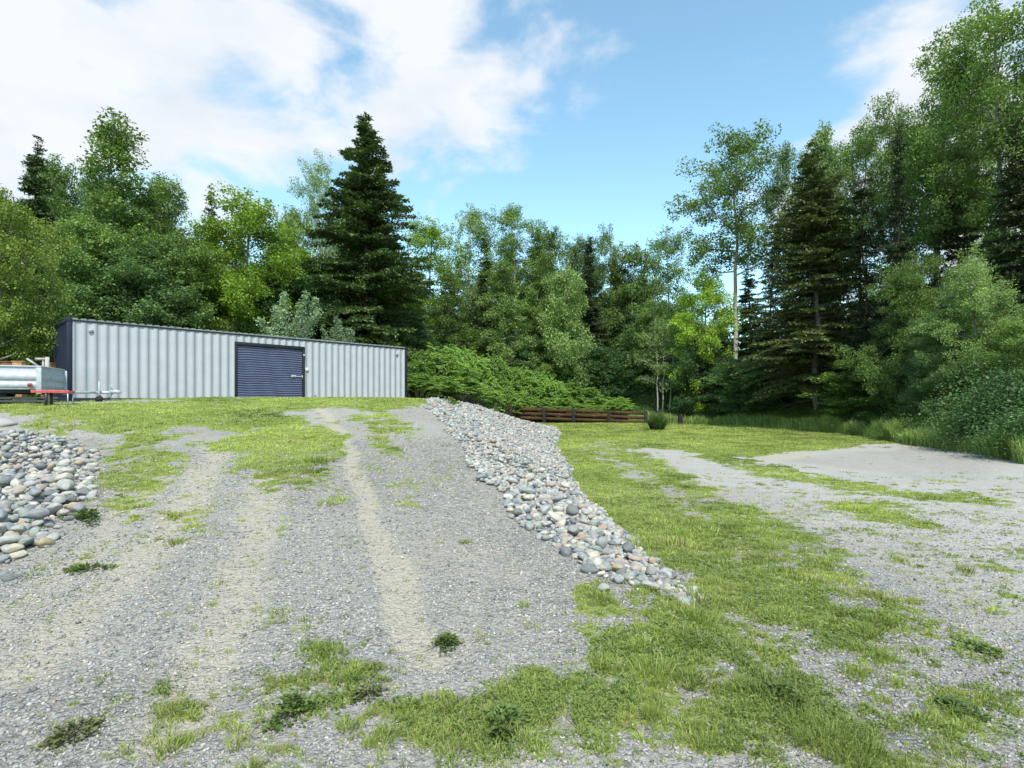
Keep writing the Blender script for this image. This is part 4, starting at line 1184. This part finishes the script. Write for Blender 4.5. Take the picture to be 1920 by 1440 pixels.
NEED_V = np.array([(0, 0, 0), (.45, .5, .02), (1, 0, 0), (.45, -.5, .02)])
def spruce(seed, h=15, R=3.0, base=.06, tiers=44, nb=6, droop=.28, thin=0., irregular=.25, taper=.85, nl=.17, nw=.055, bare_low=0., trunk_r=.17, dens=1.0):
    rng = np.random.default_rng(seed)
    mb = MB(); tt = np.linspace(0, 1, 12)
    wob = np.cumsum(rng.normal(size=(12, 2)) * .006 * h, axis=0); wob -= wob[0]
    tp = np.stack([wob[:, 0], wob[:, 1], tt * h], -1); tp[0, 2] = -.3
    mb.tube(tp, trunk_r * (1 - tt * .95) + .01, 8)
    Ps = []; Ds = []; Ls = []; vs = []
    for i in range(9):          # dead bare limbs low on the trunk
        z = h * rng.uniform(.035, base + .12); az = rng.uniform(0, 2 * PI); Lb = R * rng.uniform(.35, .85); q = np.linspace(0, 1, 5)
        o = np.array([math.cos(az), math.sin(az), 0])
        mb.tube(np.array([0, 0, z]) + o * (q * Lb)[:, None] + np.array([0, 0, 1.]) * ((.12 * q - .45 * q * q) * Lb)[:, None], np.linspace(.022, .005, 5), 4, False)
    for i in range(tiers):
        t = (i + rng.random() * .8) / tiers
        t = min(.995, max(0, t + rng.normal() * 1.1 / tiers)); z = h * (base + (1 - base) * t)
        c = np.array([np.interp(t * (1 - base) + base, tt, tp[:, 0]), np.interp(t * (1 - base) + base, tt, tp[:, 1]), z])
        k = nb if t < .8 else max(3, nb - 2)
        for j in range(k):
            if rng.random() < thin: continue
            az = rng.uniform(0, 2 * PI)
            Lb = (R * (1 - t) ** taper + .12) * (1 + rng.normal() * irregular)
            Lb = min(Lb, 1.35 * (R * (1 - t) ** taper + .12)); Lb = max(.18, Lb) * (.8 if t < .06 else 1)
            dr = droop * (1 - t * .8) * rng.uniform(.2, 1.7)
            dz = rng.normal() * h / tiers * 1.0
            o = np.array([math.cos(az), math.sin(az), 0]); s_ = np.array([-math.sin(az), math.cos(az), 0])
            q = np.linspace(0, 1, 5)
            line = c + np.array([0, 0, dz]) + o * (q * Lb)[:, None] + np.array([0, 0, 1.]) * ((.12 * q - dr * q * q + .18 * dr * np.maximum(0, q - .7) * 3) * Lb)[:, None]
            mb.tube(line, np.linspace(.028, .006, 5) * min(1, Lb / 1.5 + .2), 4, False)
            if t < bare_low: continue
            step = .085 / dens
            st = rng.uniform(.04, .22) if Lb > 1 else 0.02
            qq = np.arange(st, 1.0, step / Lb)
            m = len(qq)
            if not m: continue
            cen = np.stack([np.interp(qq, q, line[:, a]) for a in range(3)], -1)
            tl = np.clip((1.05 - qq) * Lb * .42, .1, .62) * rng.uniform(.7, 1.2, m)
            sv = rng.random() * .35
            for sd_ in (-1, 1):
                dirs = o * .72 + s_ * sd_ * .75
                for f in (.12, .38, .64, .92):
                    p = cen + dirs * (tl * f)[:, None] + np.array([0, 0, -1.]) * (tl * f * .18)[:, None] + rng.normal(size=(m, 3)) * .025
                    Ps.append(p); Ds.append(np.tile(dirs, (m, 1)) + rng.normal(size=(m, 3)) * .42 + np.array([0, 0, -.12])); vs.append(np.clip(rng.random(m) * .45 + sv + f * .25, 0, 1))
            Ps.append(cen); Ds.append(np.tile(o, (m, 1)) + rng.normal(size=(m, 3)) * .2); vs.append(np.clip(rng.random(m) * .5 + sv + .1, 0, 1))
    P = np.concatenate(Ps); D = np.concatenate(Ds); v = np.concatenate(vs); n = len(P)
    Nn = np.array([0, 0, 1.0]) + rng.normal(size=(n, 3)) * .45
    s = nl * rng.uniform(.6, 1.3, n)
    A, B = scatter(NEED_V, LEAF_F, frames(D, Nn), P, np.stack([s, np.full(n, nw) * rng.uniform(.7, 1.4, n), s], -1))
    return mb, A, B, np.repeat(v, 4)

def sumac(seed, h=3.0, R=1.4, heads=46):
    """antler-stemmed shrub with umbrella heads of long drooping pinnate leaves"""
    rng = np.random.default_rng(seed); mb = MB()
    Ps = []; Ds = []; Ns = []; v = []
    for i in range(heads):
        az = rng.uniform(0, 2 * PI); rr = R * math.sqrt(rng.random()); zz = h * (1 - .42 * (rr / R) ** 2) * rng.uniform(.72, 1.0) if i > heads * .3 else h * rng.uniform(.25, .7)
        e = np.array([math.cos(az) * rr, math.sin(az) * rr, zz])
        mb.tube([e * [.25, .25, -.05], e * [.5, .5, .5] + rng.normal(size=3) * .06, e], [.03, .022, .012], 5, False)
        hv = rng.random() * .4
        for k in range(int(rng.integers(9, 14))):
            a = rng.uniform(0, 2 * PI); el = rng.uniform(-.1, 1.15); ln = rng.uniform(.32, .62)
            q = np.linspace(.12, 1, 9)
            o = np.array([math.cos(a), math.sin(a), 0])
            pts = e + o * (q * ln * math.cos(el))[:, None] + np.array([0, 0, 1.]) * (q * math.sin(el) * ln - .34 * ln * q ** 2)[:, None]
            sdv = np.array([-math.sin(a), math.cos(a), 0])
            for s in (-1, 1):
                Ps.append(pts); Ds.append(np.tile(sdv * s * .9 + o * .45 + [0, 0, -.35], (9, 1)) + rng.normal(size=(9, 3)) * .12)
                v.append(np.clip(np.full(9, hv) + rng.random(9) * .6, 0, 1))
    P = np.concatenate(Ps); D = np.concatenate(Ds); v = np.concatenate(v); n = len(P)
    s = rng.uniform(.12, .19, n)
    A, B = scatter(LEAF_V, LEAF_F, frames(D, np.array([0, 0, 1.]) + rng.normal(size=(n, 3)) * .25), P, np.stack([s, s * .5, s], -1))
    return mb, A, B, np.repeat(v, 4)

def shrub(seed, h=2.2, R=1.3, leaf=.075, n=14000, feather=False):
    rng = np.random.default_rng(seed); mb = MB(); Ps = []; vv = []; Os = []
    k = 26
    for i in range(k):
        az = rng.uniform(0, 2 * PI); el = rng.uniform(.25, 1.45)
        d = np.array([math.cos(az) * math.cos(el) * R, math.sin(az) * math.cos(el) * R, math.sin(el) * h]) * rng.uniform(.75, 1.05)
        d[2] = max(d[2], .15 * h)
        mid = d * [.4, .4, .6] + rng.normal(size=3) * .05
        mb.tube([(0, 0, -.1), mid, d], [.03, .018, .006], 5, False)
        m = n // k
        q = rng.random(m) ** .55
        c = mid * (1 - q)[:, None] + d * q[:, None] if feather else d * .82
        sp = .16 if feather else .36 * R
        u = rng.normal(size=(m, 3)) * np.array([sp, sp, sp * .7])
        Ps.append(c + u * (1.25 - q[:, None] * .75 if feather else 1)); vv.append(np.clip(rng.random(m) * .7 + rng.normal() * .15 + .1, 0, 1)); Os.append(u)
    P = np.concatenate(Ps); P[:, 2] = np.maximum(P[:, 2], .03)
    A, B = leaves_at(P, leaf, rng, .7, 1.1)
    return mb, A, B, np.repeat(np.concatenate(vv), 4)

PROTO = {}
def proto(key, fn, bark, mat):
    """meshes of a kind, made once; every plant of the kind links them"""
    mb, A, B, v = fn
    t = mb.build('trunk', bark, smooth=True); c = mesh_np('crown', A, [B], mat, attrs={'var': v})
    ext = A[:, 2].max(); rad = np.percentile(np.hypot(A[:, 0], A[:, 1]), 93)
    PROTO[key] = (t.data, c.data, ext, rad)
    bpy.data.objects.remove(t); bpy.data.objects.remove(c)

def plant(key, name, label, cat, x, y, h, r=None, mat=None, bark=None, group=None, rz=None, parts=('trunk', 'crown'), sink=.05, z=None, tilt=0):
    td, cd, ext, rad = PROTO[key]
    zz = (tz(x, y) if z is None else z) - sink
    t = thing(name, label, cat, (x, y, zz), 0, group)
    sz = h / ext; sx = (r / rad) if r else sz
    t.scale = (sx, sx, sz)
    t.rotation_euler = (0, tilt, rz if rz is not None else float(RNG.uniform(0, 6.28)))
    for nm, d, m in ((parts[0], td, bark), (parts[1], cd, mat)):
        o = bpy.data.objects.new(nm, d); C.objects.link(o); o.parent = t
        if m:
            o.material_slots[0].link = 'OBJECT'; o.material_slots[0].material = m
    return t

for i in range(4): proto(f'tall{i}', decid(50 + i, 15, .12, 3.4, 36, 9, .175, 250, .95, shape='oval'), BM['white'], LM['green'])
for i in range(3): proto(f'mid{i}', decid(70 + i, 10, .05, 2.7, 30, 9, .15, 250, .86, shape='oval', trunk_r=.10), BM['grey'], LM['green'])
for i in range(2): proto(f'cone{i}', decid(80 + i, 15, .05, 3.6, 38, 8, .16, 220, .88, shape='cone', trunk_r=.15), BM['white'], LM['green'])
for i in range(3): proto(f'airy{i}', decid(90 + i, 17, .36, 2.9, 24, 8, .165, 170, .85, sparse=.08, shape='top', trunk_r=.14, flat=.6), BM['white'], LM['green'])
proto('birch', decid(127, 17.5, .54, 3.3, 22, 8, .14, 230, .85, sparse=.1, shape='round', trunk_r=.17, flat=.55), BM['white'], LM['green'])
for i in range(2): proto(f'poplar{i}', decid(130 + i, 19, .40, 3.4, 26, 8, .14, 260, 1.0, sparse=.10, shape='top', trunk_r=.22, flat=.5), BM['grey'], LM['green'])
for i in range(3): proto(f'fine{i}', decid(76 + i, 10, .05, 2.7, 30, 9, .095, 420, .8, shape='oval', trunk_r=.10), BM['grey'], LM['green'])
proto('maple', decid(140, 11, .12, 3.1, 28, 9, .145, 290, .95, shape='round', trunk_r=.15, flat=.45), BM['grey'], LM['bright'])
proto('lowmaple', decid(141, 7.5, .04, 2.6, 26, 9, .115, 270, .78, shape='round', trunk_r=.1, flat=.42), BM['grey'], LM['bright'])
proto('grand', spruce(150, 17.5, 3.9, .03, 60, 10, .30, irregular=.42, taper=.70, nl=.22, nw=.095, trunk_r=.26, dens=1.0), BM['brown'], NM['dark'])
proto('olive', spruce(151, 16.5, 3.1, .15, 52, 8, .42, irregular=.33, taper=.60, nl=.19, nw=.075, trunk_r=.16), BM['grey'], NM['olive'])
for i in range(2): proto(f'fir{i}', spruce(155 + i, 14, 2.3, .03, 48, 8, .26, irregular=.26, taper=.8, nl=.2, nw=.075, dens=.9), BM['brown'], NM['dark'])
proto('thinfir', spruce(160, 16, 1.7, .22, 42, 6, .42, thin=.2, irregular=.4, taper=.55, nl=.2, nw=.08, dens=.8, trunk_r=.15), BM['brown'], NM['black'])
proto('smallfir', spruce(161, 7, 1.7, .02, 32, 9, .2, irregular=.22, dens=.95, nl=.16, nw=.065, trunk_r=.07), BM['grey'], NM['blue'])
for i in range(3): proto(f'sumac{i}', sumac(170 + i), BM['grey'], LM['sumac'])
for i in range(3): proto(f'shrub{i}', shrub(180 + i), BM['brown'], LM['green'])
for i in range(2): proto(f'willow{i}', shrub(190 + i, 5.0, 2.4, .10, 12000, True), BM['grey'], LM['silver'])
proto('sapling', decid(195, 6, .35, 1.2, 12, 4, .09, 110, .42, shape='oval', trunk_r=.035), BM['white'], LM['pale'])

def T(key, name, label, cat, px, top, d, hw, mat=None, bark=None, **kw):
    """tree by photograph column and treetop row, standing d metres away"""
    x = (px - 960) / F * d
    z = tz(x, d)
    h = EYE + (HY - top) / F * d - z
    return plant(key, name, label, cat, x, d, h, hw / F * d if hw else None, mat, bark, **kw)

G, N_, K = LM, NM, BM
KEY = [
 # left of and behind the container
 ('lowmaple', 'maple_tree', 'bright green maple at the left picture edge, beside the container end', 'tree', -5, 345, 18.5, 95, G['fresh'], K['grey']),
 ('lowmaple', 'maple_tree', 'low bright leafy maple between the trailer and the container end', 'tree', 45, 440, 20.5, 65, G['green'], K['grey']),
 ('fir0', 'spruce_tree', 'dark spruce with a ragged top near the left edge, behind the maple', 'tree', 66, 248, 31, 62, N_['dark'], K['brown']),
 ('tall0', 'poplar_tree', 'green poplar just right of the dark left spruce', 'tree', 122, 290, 35, 60, G['green'], K['white']),
 ('cone0', 'birch_tree', 'tallest birch of the left wood, its thin ragged top above the container left end', 'tree', 218, 203, 29, 112, G['green'], K['white']),
 ('tall1', 'poplar_tree', 'grey green poplar shoulder to the right of the tallest left birch', 'tree', 298, 315, 31, 66, G['pale'], K['white']),
 ('mid0', 'ash_tree', 'mid height green tree right above the container left corner', 'tree', 150, 395, 26, 80, G['green'], K['grey']),
 ('mid1', 'ash_tree', 'leafy dark green tree over the ribbed wall left of the door', 'tree', 255, 440, 27, 95, G['blue'], K['grey']),
 ('mid2', 'ash_tree', 'rounded deep green tree left of the bright maple', 'tree', 345, 420, 28.5, 80, G['green'], K['grey']),
 ('fir1', 'spruce_tree', 'dark spruce tip poking up left of the bright maple', 'tree', 398, 345, 34, 34, N_['dark'], K['brown']),
 ('maple', 'maple_tree', 'bright yellow green maple rising behind the roll up door', 'tree', 455, 345, 30.5, 100, G['bright'], K['grey']),
 ('tall2', 'poplar_tree', 'pale green poplar between the bright maple and the great dark spruce', 'tree', 548, 380, 40, 55, G['pale'], K['white']),
 ('airy0', 'aspen_tree', 'thin see through aspen top left of the great dark spruce', 'tree', 603, 278, 42, 42, G['silver'], K['white']),
 ('grand', 'spruce_tree', 'great dark spruce towering behind the container right half', 'tree', 690, 215, 34.8, 122, N_['dark'], K['brown']),
 ('mid1', 'ash_tree', 'dark leafy tree filling the gap left of the great spruce', 'tree', 560, 470, 33, 70, G['deep'], K['grey']),
 ('willow0', 'willow_shrub', 'feathery silver green willow behind the container above the door', 'shrub', 545, 545, 26, 70, G['silver'], K['grey']),
 ('willow1', 'willow_shrub', 'lower feathery willow with pale sprays right of the taller one', 'shrub', 640, 590, 28.5, 52, G['silver'], K['grey']),
 ('mid2', 'alder_tree', 'light green alder beside the container right corner', 'tree', 745, 580, 36, 50, G['pale'], K['grey']),
 # centre
 ('airy1', 'birch_tree', 'yellowish open birch with a dark trunk right of the great spruce', 'tree', 800, 402, 54, 58, G['bright'], K['brown']),
 ('airy2', 'birch_tree', 'sparse birch with white trunk and cloud showing through its top', 'tree', 872, 378, 55, 48, G['pale'], K['white']),
 ('fir0', 'spruce_tree', 'slim dark spruce between the sparse birch and the forked birch', 'tree', 910, 430, 54, 30, N_['dark'], K['brown']),
 ('birch', 'birch_tree', 'forked white trunked birch, highest in the middle of the wood', 'tree', 965, 378, 54, 62, G['green'], K['white']),
 ('tall3', 'poplar_tree', 'leafy poplar with a ragged crown right of the forked birch', 'tree', 1025, 412, 56, 48, G['green'], K['white']),
 ('tall0', 'poplar_tree', 'blue green poplar behind the light aspens of the middle', 'tree', 1075, 435, 58, 50, G['blue'], K['white']),
 ('cone1', 'aspen_tree', 'light green aspen left of three in front of the middle wood', 'tree', 850, 505, 49, 66, G['green'], K['white']),
 ('cone0', 'aspen_tree', 'light green aspen, middle one of three in front of the middle wood', 'tree', 942, 482, 48, 66, G['pale'], K['white']),
 ('mid0', 'aspen_tree', 'light green aspen, right one of three beside the black spruce', 'tree', 1058, 488, 49, 50, G['pale'], K['white']),
 ('fir1', 'spruce_tree', 'narrow black green spruce in the middle of the wood', 'tree', 1107, 445, 52, 42, N_['black'], K['brown']),
 ('airy0', 'aspen_tree', 'thin aspen with sparse tufted top right of the black spruce', 'tree', 1140, 418, 55, 34, G['green'], K['white']),
 ('tall2', 'poplar_tree', 'broad green poplar left of the gap before the big trees', 'tree', 1185, 452, 54, 56, G['green'], K['white']),
 ('airy1', 'aspen_tree', 'open topped aspen above the yellow maple', 'tree', 1252, 422, 58, 46, G['blue'], K['white']),
 ('maple', 'maple_tree', 'small vivid yellow green maple glowing among dark trees', 'tree', 1318, 498, 43.6, 56, G['yellow'], K['grey']),
 ('mid1', 'ash_tree', 'dark leafy tree under the vivid yellow maple', 'tree', 1312, 612, 42.9, 50, G['deep'], K['grey']),
 ('mid2', 'ash_tree', 'leafy green tree left of the vivid yellow maple', 'tree', 1222, 560, 50, 55, G['green'], K['grey']),
 # right side
 ('birch', 'birch_tree', 'tall birch with a broad open crown against the blue sky', 'tree', 1378, 240, 43, 98, G['green'], K['white']),
 ('fir0', 'spruce_tree', 'dark spruce below the tall white birch, left of the olive spruce', 'tree', 1400, 500, 44.5, 48, N_['olive'], K['brown']),
 ('thinfir', 'spruce_tree', 'brownish thin spruce between the white birch and the olive spruce', 'tree', 1448, 400, 40, 28, N_['black'], K['brown']),
 ('smallfir', 'spruce_tree', 'young blue green spruce at the foot of the white birch', 'tree', 1365, 620, 43.5, 55, N_['blue'], K['grey']),
 ('smallfir', 'spruce_tree', 'young blue green spruce nearest the left foot of the olive spruce', 'tree', 1435, 600, 40.5, 52, N_['blue'], K['grey']),
 ('tall1', 'poplar_tree', 'pale poplar crown showing behind the top of the olive spruce', 'tree', 1548, 225, 38, 66, G['pale'], K['white']),
 ('airy2', 'aspen_tree', 'thin aspen squeezed between the white birch and the olive spruce', 'tree', 1482, 262, 40, 40, G['green'], K['white']),
 ('olive', 'spruce_tree', 'large olive green spruce with drooping tiers at the lawn edge', 'tree', 1535, 258, 33.3, 112, N_['olive'], K['grey']),
 ('thinfir', 'spruce_tree', 'gaunt leaning spruce with a bare dark trunk right of the olive spruce', 'tree', 1628, 330, 30, 48, N_['black'], K['brown']),
 ('poplar0', 'poplar_tree', 'poplar at the left foot of the tall right hand canopy', 'tree', 1668, 165, 30, 70, G['green'], K['grey']),
 ('poplar1', 'poplar_tree', 'tall poplar with pale branches arching up to the cloud', 'tree', 1752, 95, 28, 92, G['green'], K['grey']),
 ('poplar0', 'poplar_tree', 'tallest poplar reaching out of the picture at the right edge', 'tree', 1885, -40, 25, 125, G['green'], K['grey']),
 ('poplar1', 'poplar_tree', 'airy poplar between the two tallest crowns on the right', 'tree', 1815, 40, 30, 75, G['pale'], K['grey']),
 ('poplar0', 'poplar_tree', 'open poplar crown just above and right of the olive spruce top', 'tree', 1622, 215, 34, 62, G['green'], K['grey']),
 ('airy1', 'aspen_tree', 'pale aspen crown against the cloud between the right poplars', 'tree', 1716, 190, 31, 60, G['pale'], K['white']),
 ('poplar1', 'poplar_tree', 'leafy poplar cut by the upper right picture corner', 'tree', 1960, -20, 23, 110, G['green'], K['grey']),
 ('airy2', 'aspen_tree', 'ragged aspen behind the sparse spruce on the right', 'tree', 1840, 150, 32, 62, G['green'], K['white']),
 ('fir1', 'spruce_tree', 'dark spruce column inside the right hand canopy', 'tree', 1688, 235, 27, 45, N_['black'], K['brown']),
 ('thinfir', 'spruce_tree', 'sparse dead looking spruce showing blue sky on the right', 'tree', 1790, 330, 27, 55, N_['black'], K['brown']),
 ('fir0', 'spruce_tree', 'broad black green spruce at the right picture edge', 'tree', 1905, 225, 23, 92, N_['black'], K['brown']),
 ('fine0', 'ash_tree', 'fresh green tree in front of the gaunt spruce on the right', 'tree', 1700, 470, 26, 75, G['green'], K['grey']),
 ('fine2', 'ash_tree', 'pale green tree with a leaning grey trunk near the right edge', 'tree', 1838, 458, 22, 80, G['pale'], K['grey']),
 ('fine1', 'ash_tree', 'dense green tree low at the right picture edge', 'tree', 1945, 560, 19.5, 95, G['green'], K['grey']),
 ('fine0', 'ash_tree', 'leafy tree low in the wood between the two pale right trees', 'tree', 1765, 580, 23, 70, G['blue'], K['grey']),
 ('smallfir', 'spruce_tree', 'small spruce in shade right of the olive spruce', 'tree', 1672, 650, 29.8, 40, N_['olive'], K['grey']),
]
for r in KEY:
    kw = {}
    if 'leaning grey trunk' in r[2]: kw = dict(tilt=math.radians(-4), rz=0)
    T(*r, **kw)

ZONES = [(150, 'the container left end'), (430, 'the wall left of the door'), (620, 'the roll up door'), (780, 'the great dark spruce'), (1000, 'the forked birch'), (1200, 'the board fence'), (1420, 'the tall white birch'), (1620, 'the olive spruce'), (1800, 'the gravel pad'), (9999, 'the right picture edge')]
SIL = ([-200, 0, 66, 122, 218, 300, 345, 400, 455, 548, 600, 690, 760, 800, 870, 930, 965, 1040, 1107, 1150, 1200, 1252, 1310, 1340, 1380, 1440, 1535, 1600, 1668, 1750, 1885, 2100],
       [330, 330, 300, 310, 300, 350, 430, 400, 400, 410, 430, 330, 500, 520, 530, 470, 450, 460, 490, 470, 490, 520, 560, 590, 580, 600, 520, 540, 500, 500, 420, 330])
def fillers():
    rng = np.random.default_rng(77)
    items = []
    def row(px0, px1, step, d0, d1, lift, kinds):
        px = px0
        while px < px1:
            p = px + rng.uniform(-.35, .35) * step
            items.append((p, np.interp(p, *SIL) + lift + rng.uniform(-15, 60), rng.uniform(d0, d1), kinds[rng.integers(len(kinds))]))
            px += step
    row(-150, 700, 46, 44, 52, 15, ['tall', 'tall', 'fir', 'mid', 'tall'])
    row(700, 1340, 30, 59, 66, -5, ['tall', 'tall', 'fir', 'mid', 'tall'])
    row(1340, 2080, 46, 44, 54, 15, ['tall', 'tall', 'fir', 'mid', 'tall'])
    row(-100, 780, 62, 34, 40, 55, ['tall', 'mid', 'fir', 'mid'])
    row(780, 1340, 38, 52, 56, 80, ['mid', 'mid', 'tall', 'cone', 'fir'])
    row(790, 1200, 50, 49, 50.5, 170, ['mid', 'mid', 'mid'])
    row(1340, 1640, 50, 38.5, 43, 95, ['mid', 'mid', 'fir', 'cone'])
    row(1600, 2080, 60, 26, 36, 90, ['tall', 'mid', 'fir', 'mid'])
    names = {'tall': ('poplar_tree', 'poplar'), 'mid': ('ash_tree', 'bushy broadleaf tree'), 'fir': ('spruce_tree', 'dark spruce'), 'cone': ('aspen_tree', 'aspen')}
    cols = {'tall': ['green', 'blue', 'pale', 'deep'], 'mid': ['green', 'blue', 'deep', 'green'], 'cone': ['green', 'blue']}
    cn = {'green': 'mid green', 'blue': 'blue green', 'pale': 'pale green', 'deep': 'deep green'}
    count = {}
    for p, top, d, k in sorted(items):
        nm, word = names[k]
        zone = next(z for lim, z in ZONES if p < lim)
        x = (p - 960) / F * d
        if d < 18.9 + (x + 14) * 1.04 + 4 and x < -3: d = 18.9 + (x + 14) * 1.04 + 6; x = (p - 960) / F * d
        if k == 'fir': m = N_['dark'] if rng.random() < .7 else N_['blue']; cw = ''; pk = f'fir{rng.integers(2)}'; hw = 40 * 40 / d; b = K['brown']
        else:
            c = cols[k][rng.integers(len(cols[k]))]; m = G[c]; cw = cn[c] + ' '; pk = {'tall': f'tall{rng.integers(4)}', 'mid': f'mid{rng.integers(3)}', 'cone': f'cone{rng.integers(2)}'}[k]; hw = rng.uniform(50, 68) * 40 / d; b = K['white'] if k != 'mid' else K['grey']
        kk = (cw, word, zone); count[kk] = count.get(kk, 0) + 1
        T(pk, nm, f'{cw}{word} deep behind {zone}, {ORD[count[kk] - 1]} from left', 'tree', p, top, d, hw, m, b, group='trees in the depth of the wood')
fillers()

def understory():
    rng = np.random.default_rng(31)
    cnt = {}
    def put(key, name, word, cat, px, d, h, r, mat, grp, place=None, parts=('stems', 'foliage')):
        zone = place or next(z for lim, z in ZONES if px < lim)
        kk = (word, zone); cnt[kk] = cnt.get(kk, 0) + 1
        x = (px - 960) / F * d
        plant(key, name, f'{word} near {zone}, {ORD[min(29, cnt[kk] - 1)]} from left' if not place else f'{word} {place}, {ORD[min(29, cnt[kk] - 1)]} from the left', cat, x, d, h, r, mat, group=grp, parts=parts)
    # sumac thicket: light green, along the container corner to the fence end
    rows = []
    for px in np.arange(778, 1215, 15):
        top = np.interp(px, [770, 830, 880, 950, 1030, 1100, 1200, 1230], [648, 640, 658, 670, 698, 722, 758, 778]) + rng.uniform(-4, 12)
        d = np.interp(px, [770, 860, 960, 1200], [31, 38, 45.5, 46.5]) + rng.uniform(0, 2.5)
        rows.append((px + rng.uniform(-5, 5), top, d, 0))
    for px in np.arange(785, 1120, 22):
        top = np.interp(px, [770, 830, 880, 950, 1030, 1100, 1200], [700, 700, 715, 728, 745, 760, 780]) + rng.uniform(-6, 10)
        d = np.interp(px, [770, 860, 960, 1200], [29, 34.5, 44.3, 44.6])
        rows.append((px + rng.uniform(-5, 5), top, d, 1))
    rows.sort(); c = [0, 0]
    for px, top, d, fr in rows:
        x = (px - 960) / F * d; z = tz(x, d); h = max(1.0, EYE + (HY - top) / F * d - z)
        c[fr] += 1
        lab = f'light green sumac shrub in the thicket\'s {"front" if fr else "rear"} row, {ORD[c[fr]-1]} from the left'
        plant(f'sumac{rng.integers(3)}', 'sumac_shrub', lab, 'shrub', x, d, h, rng.uniform(1.2, 1.6), LM['sumac'], group='sumac shrubs of the thicket between container and fence', parts=('stems', 'foliage'))
    # undergrowth along the right wood edge and below the far trees
    def edge_d(px): return np.interp(px, [1180, 1280, 1500, 1600, 1700, 1850, 1920, 2050], [46, 44.5, 34.5, 30, 24.5, 20.2, 17.6, 16.5])
    L_ = []
    for px in np.arange(1200, 2040, 17): L_.append((px + rng.uniform(-8, 8), 0))
    for px in np.arange(1215, 2040, 30): L_.append((px + rng.uniform(-10, 10), 1))
    for px in np.arange(1290, 1720, 19): L_.append((px + rng.uniform(-7, 7), 2))
    L_.sort()
    for px, k in L_:
        d = edge_d(px) + (rng.uniform(-.5, .9) if k == 0 else (rng.uniform(-1.3, -.6) if k == 2 else rng.uniform(2.5, 5)))
        h = rng.uniform(.5, 1.05) if k == 2 else (rng.uniform(.8, 1.7) if k == 0 else rng.uniform(2.4, 4.2)); 
        c_ = ['green', 'deep', 'green', 'sumac', 'blue'][rng.integers(5)]
        if k == 0 and px < 1640 and rng.random() < .6: c_ = 'sumac'
        if k == 2: c_ = 'sumac' if rng.random() < .7 else 'green'
        w = {'green': 'mid green', 'deep': 'dark green', 'sumac': 'fresh light green', 'blue': 'blue green'}[c_]
        put(f'shrub{rng.integers(3)}', 'shrub', f'{"low" if k == 0 else ("tiny" if k == 2 else "tall")} {w} leafy shrub', 'shrub', px, d, h, rng.uniform(.9, 1.5) * (1 if k == 0 else (.62 if k == 2 else 1.2)), LM['fresh' if c_ == 'sumac' else c_], 'shrubs along the foot of the wood')
    # big bushes in the right corner
    for px, top, d, r, lab in ((1905, 640, 18.2, 1.9, 'large dark green bush at the right picture edge above the gravel pad'), (1850, 700, 20, 1.5, 'rounded green bush left of the large right edge bush'), (1960, 730, 15.9, 1.5, 'dark low bush cut by the right picture edge'),
                               (1580, 772, 31.4, 1.1, 'leafy bush at the foot of the olive spruce trunk'), (1700, 790, 23.8, .9, 'small fresh green bush on the lawn edge above the gravel pad')):
        x = (px - 960) / F * d; z = tz(x, d)
        plant(f'shrub{rng.integers(3)}', 'bush', lab, 'bush', x, d, EYE + (HY - top) / F * d - z, r, LM['deep'] if 'dark' in lab else LM['green'], parts=('stems', 'foliage'))
    # undergrowth left, behind the container and left of it
    i = 0
    for px in np.arange(-130, 760, 40):
        d = max(22, np.interp(px, [0, 100, 780], [21.5, 22.5, 31])) + rng.uniform(0, 2)
        put(f'shrub{rng.integers(3)}', 'shrub', 'dark leafy shrub', 'shrub', px, d, rng.uniform(2.6, 3.6), 1.6, LM['green' if i % 2 else 'deep'], 'shrubs behind the container'); i += 1
    for k, px in enumerate((1233, 1243, 1256)):
        d = 45.6; x = (px - 960) / F * d
        plant('sapling', 'birch_sapling', f'slender pale birch sapling above the fence end, {ORD[k]} of three', 'sapling', x, d + k * .2, 8.6, 1.7, LM['pale'], K['white'], tilt=(-.03, 0, .05)[k], rz=0, group='birch saplings above the fence end')
understory()

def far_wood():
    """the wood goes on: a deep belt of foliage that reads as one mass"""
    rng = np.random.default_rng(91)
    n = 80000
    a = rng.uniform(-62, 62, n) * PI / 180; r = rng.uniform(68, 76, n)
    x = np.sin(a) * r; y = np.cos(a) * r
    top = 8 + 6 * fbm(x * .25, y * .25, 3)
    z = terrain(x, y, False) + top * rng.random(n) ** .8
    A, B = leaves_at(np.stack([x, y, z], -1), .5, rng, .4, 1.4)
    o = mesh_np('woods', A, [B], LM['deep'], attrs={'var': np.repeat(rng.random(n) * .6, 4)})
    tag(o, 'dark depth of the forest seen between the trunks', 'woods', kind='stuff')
far_wood()

def tall_grass():
    rng = np.random.default_rng(92)
    n = 45000
    px = rng.uniform(1180, 2000, n)
    d = np.interp(px, [1180, 1280, 1500, 1600, 1700, 1850, 1920, 2050], [45.5, 43.2, 33.6, 29, 23.5, 19.2, 16.8, 15.6]) + rng.uniform(-1.6, .6, n)
    x = (px - 960) / F * d
    h = rng.uniform(.35, .95, n) * (.4 + 1.0 * fbm(x * .8, d * .8, 2))
    A, q, t = blades(x, d, terrain(x, d), h, .035, rng, .5)
    o = mesh_np('tall_grass', A, [q, t], leaf_mat('tall_grass_blades', (.15, .23, .06), (.42, .55, .17), .3), attrs={'var': np.repeat(rng.random(n), 5)})
    tag(o, 'unmown green grass fringing the lawn at the foot of the wood', 'grass', kind='stuff')
tall_grass()
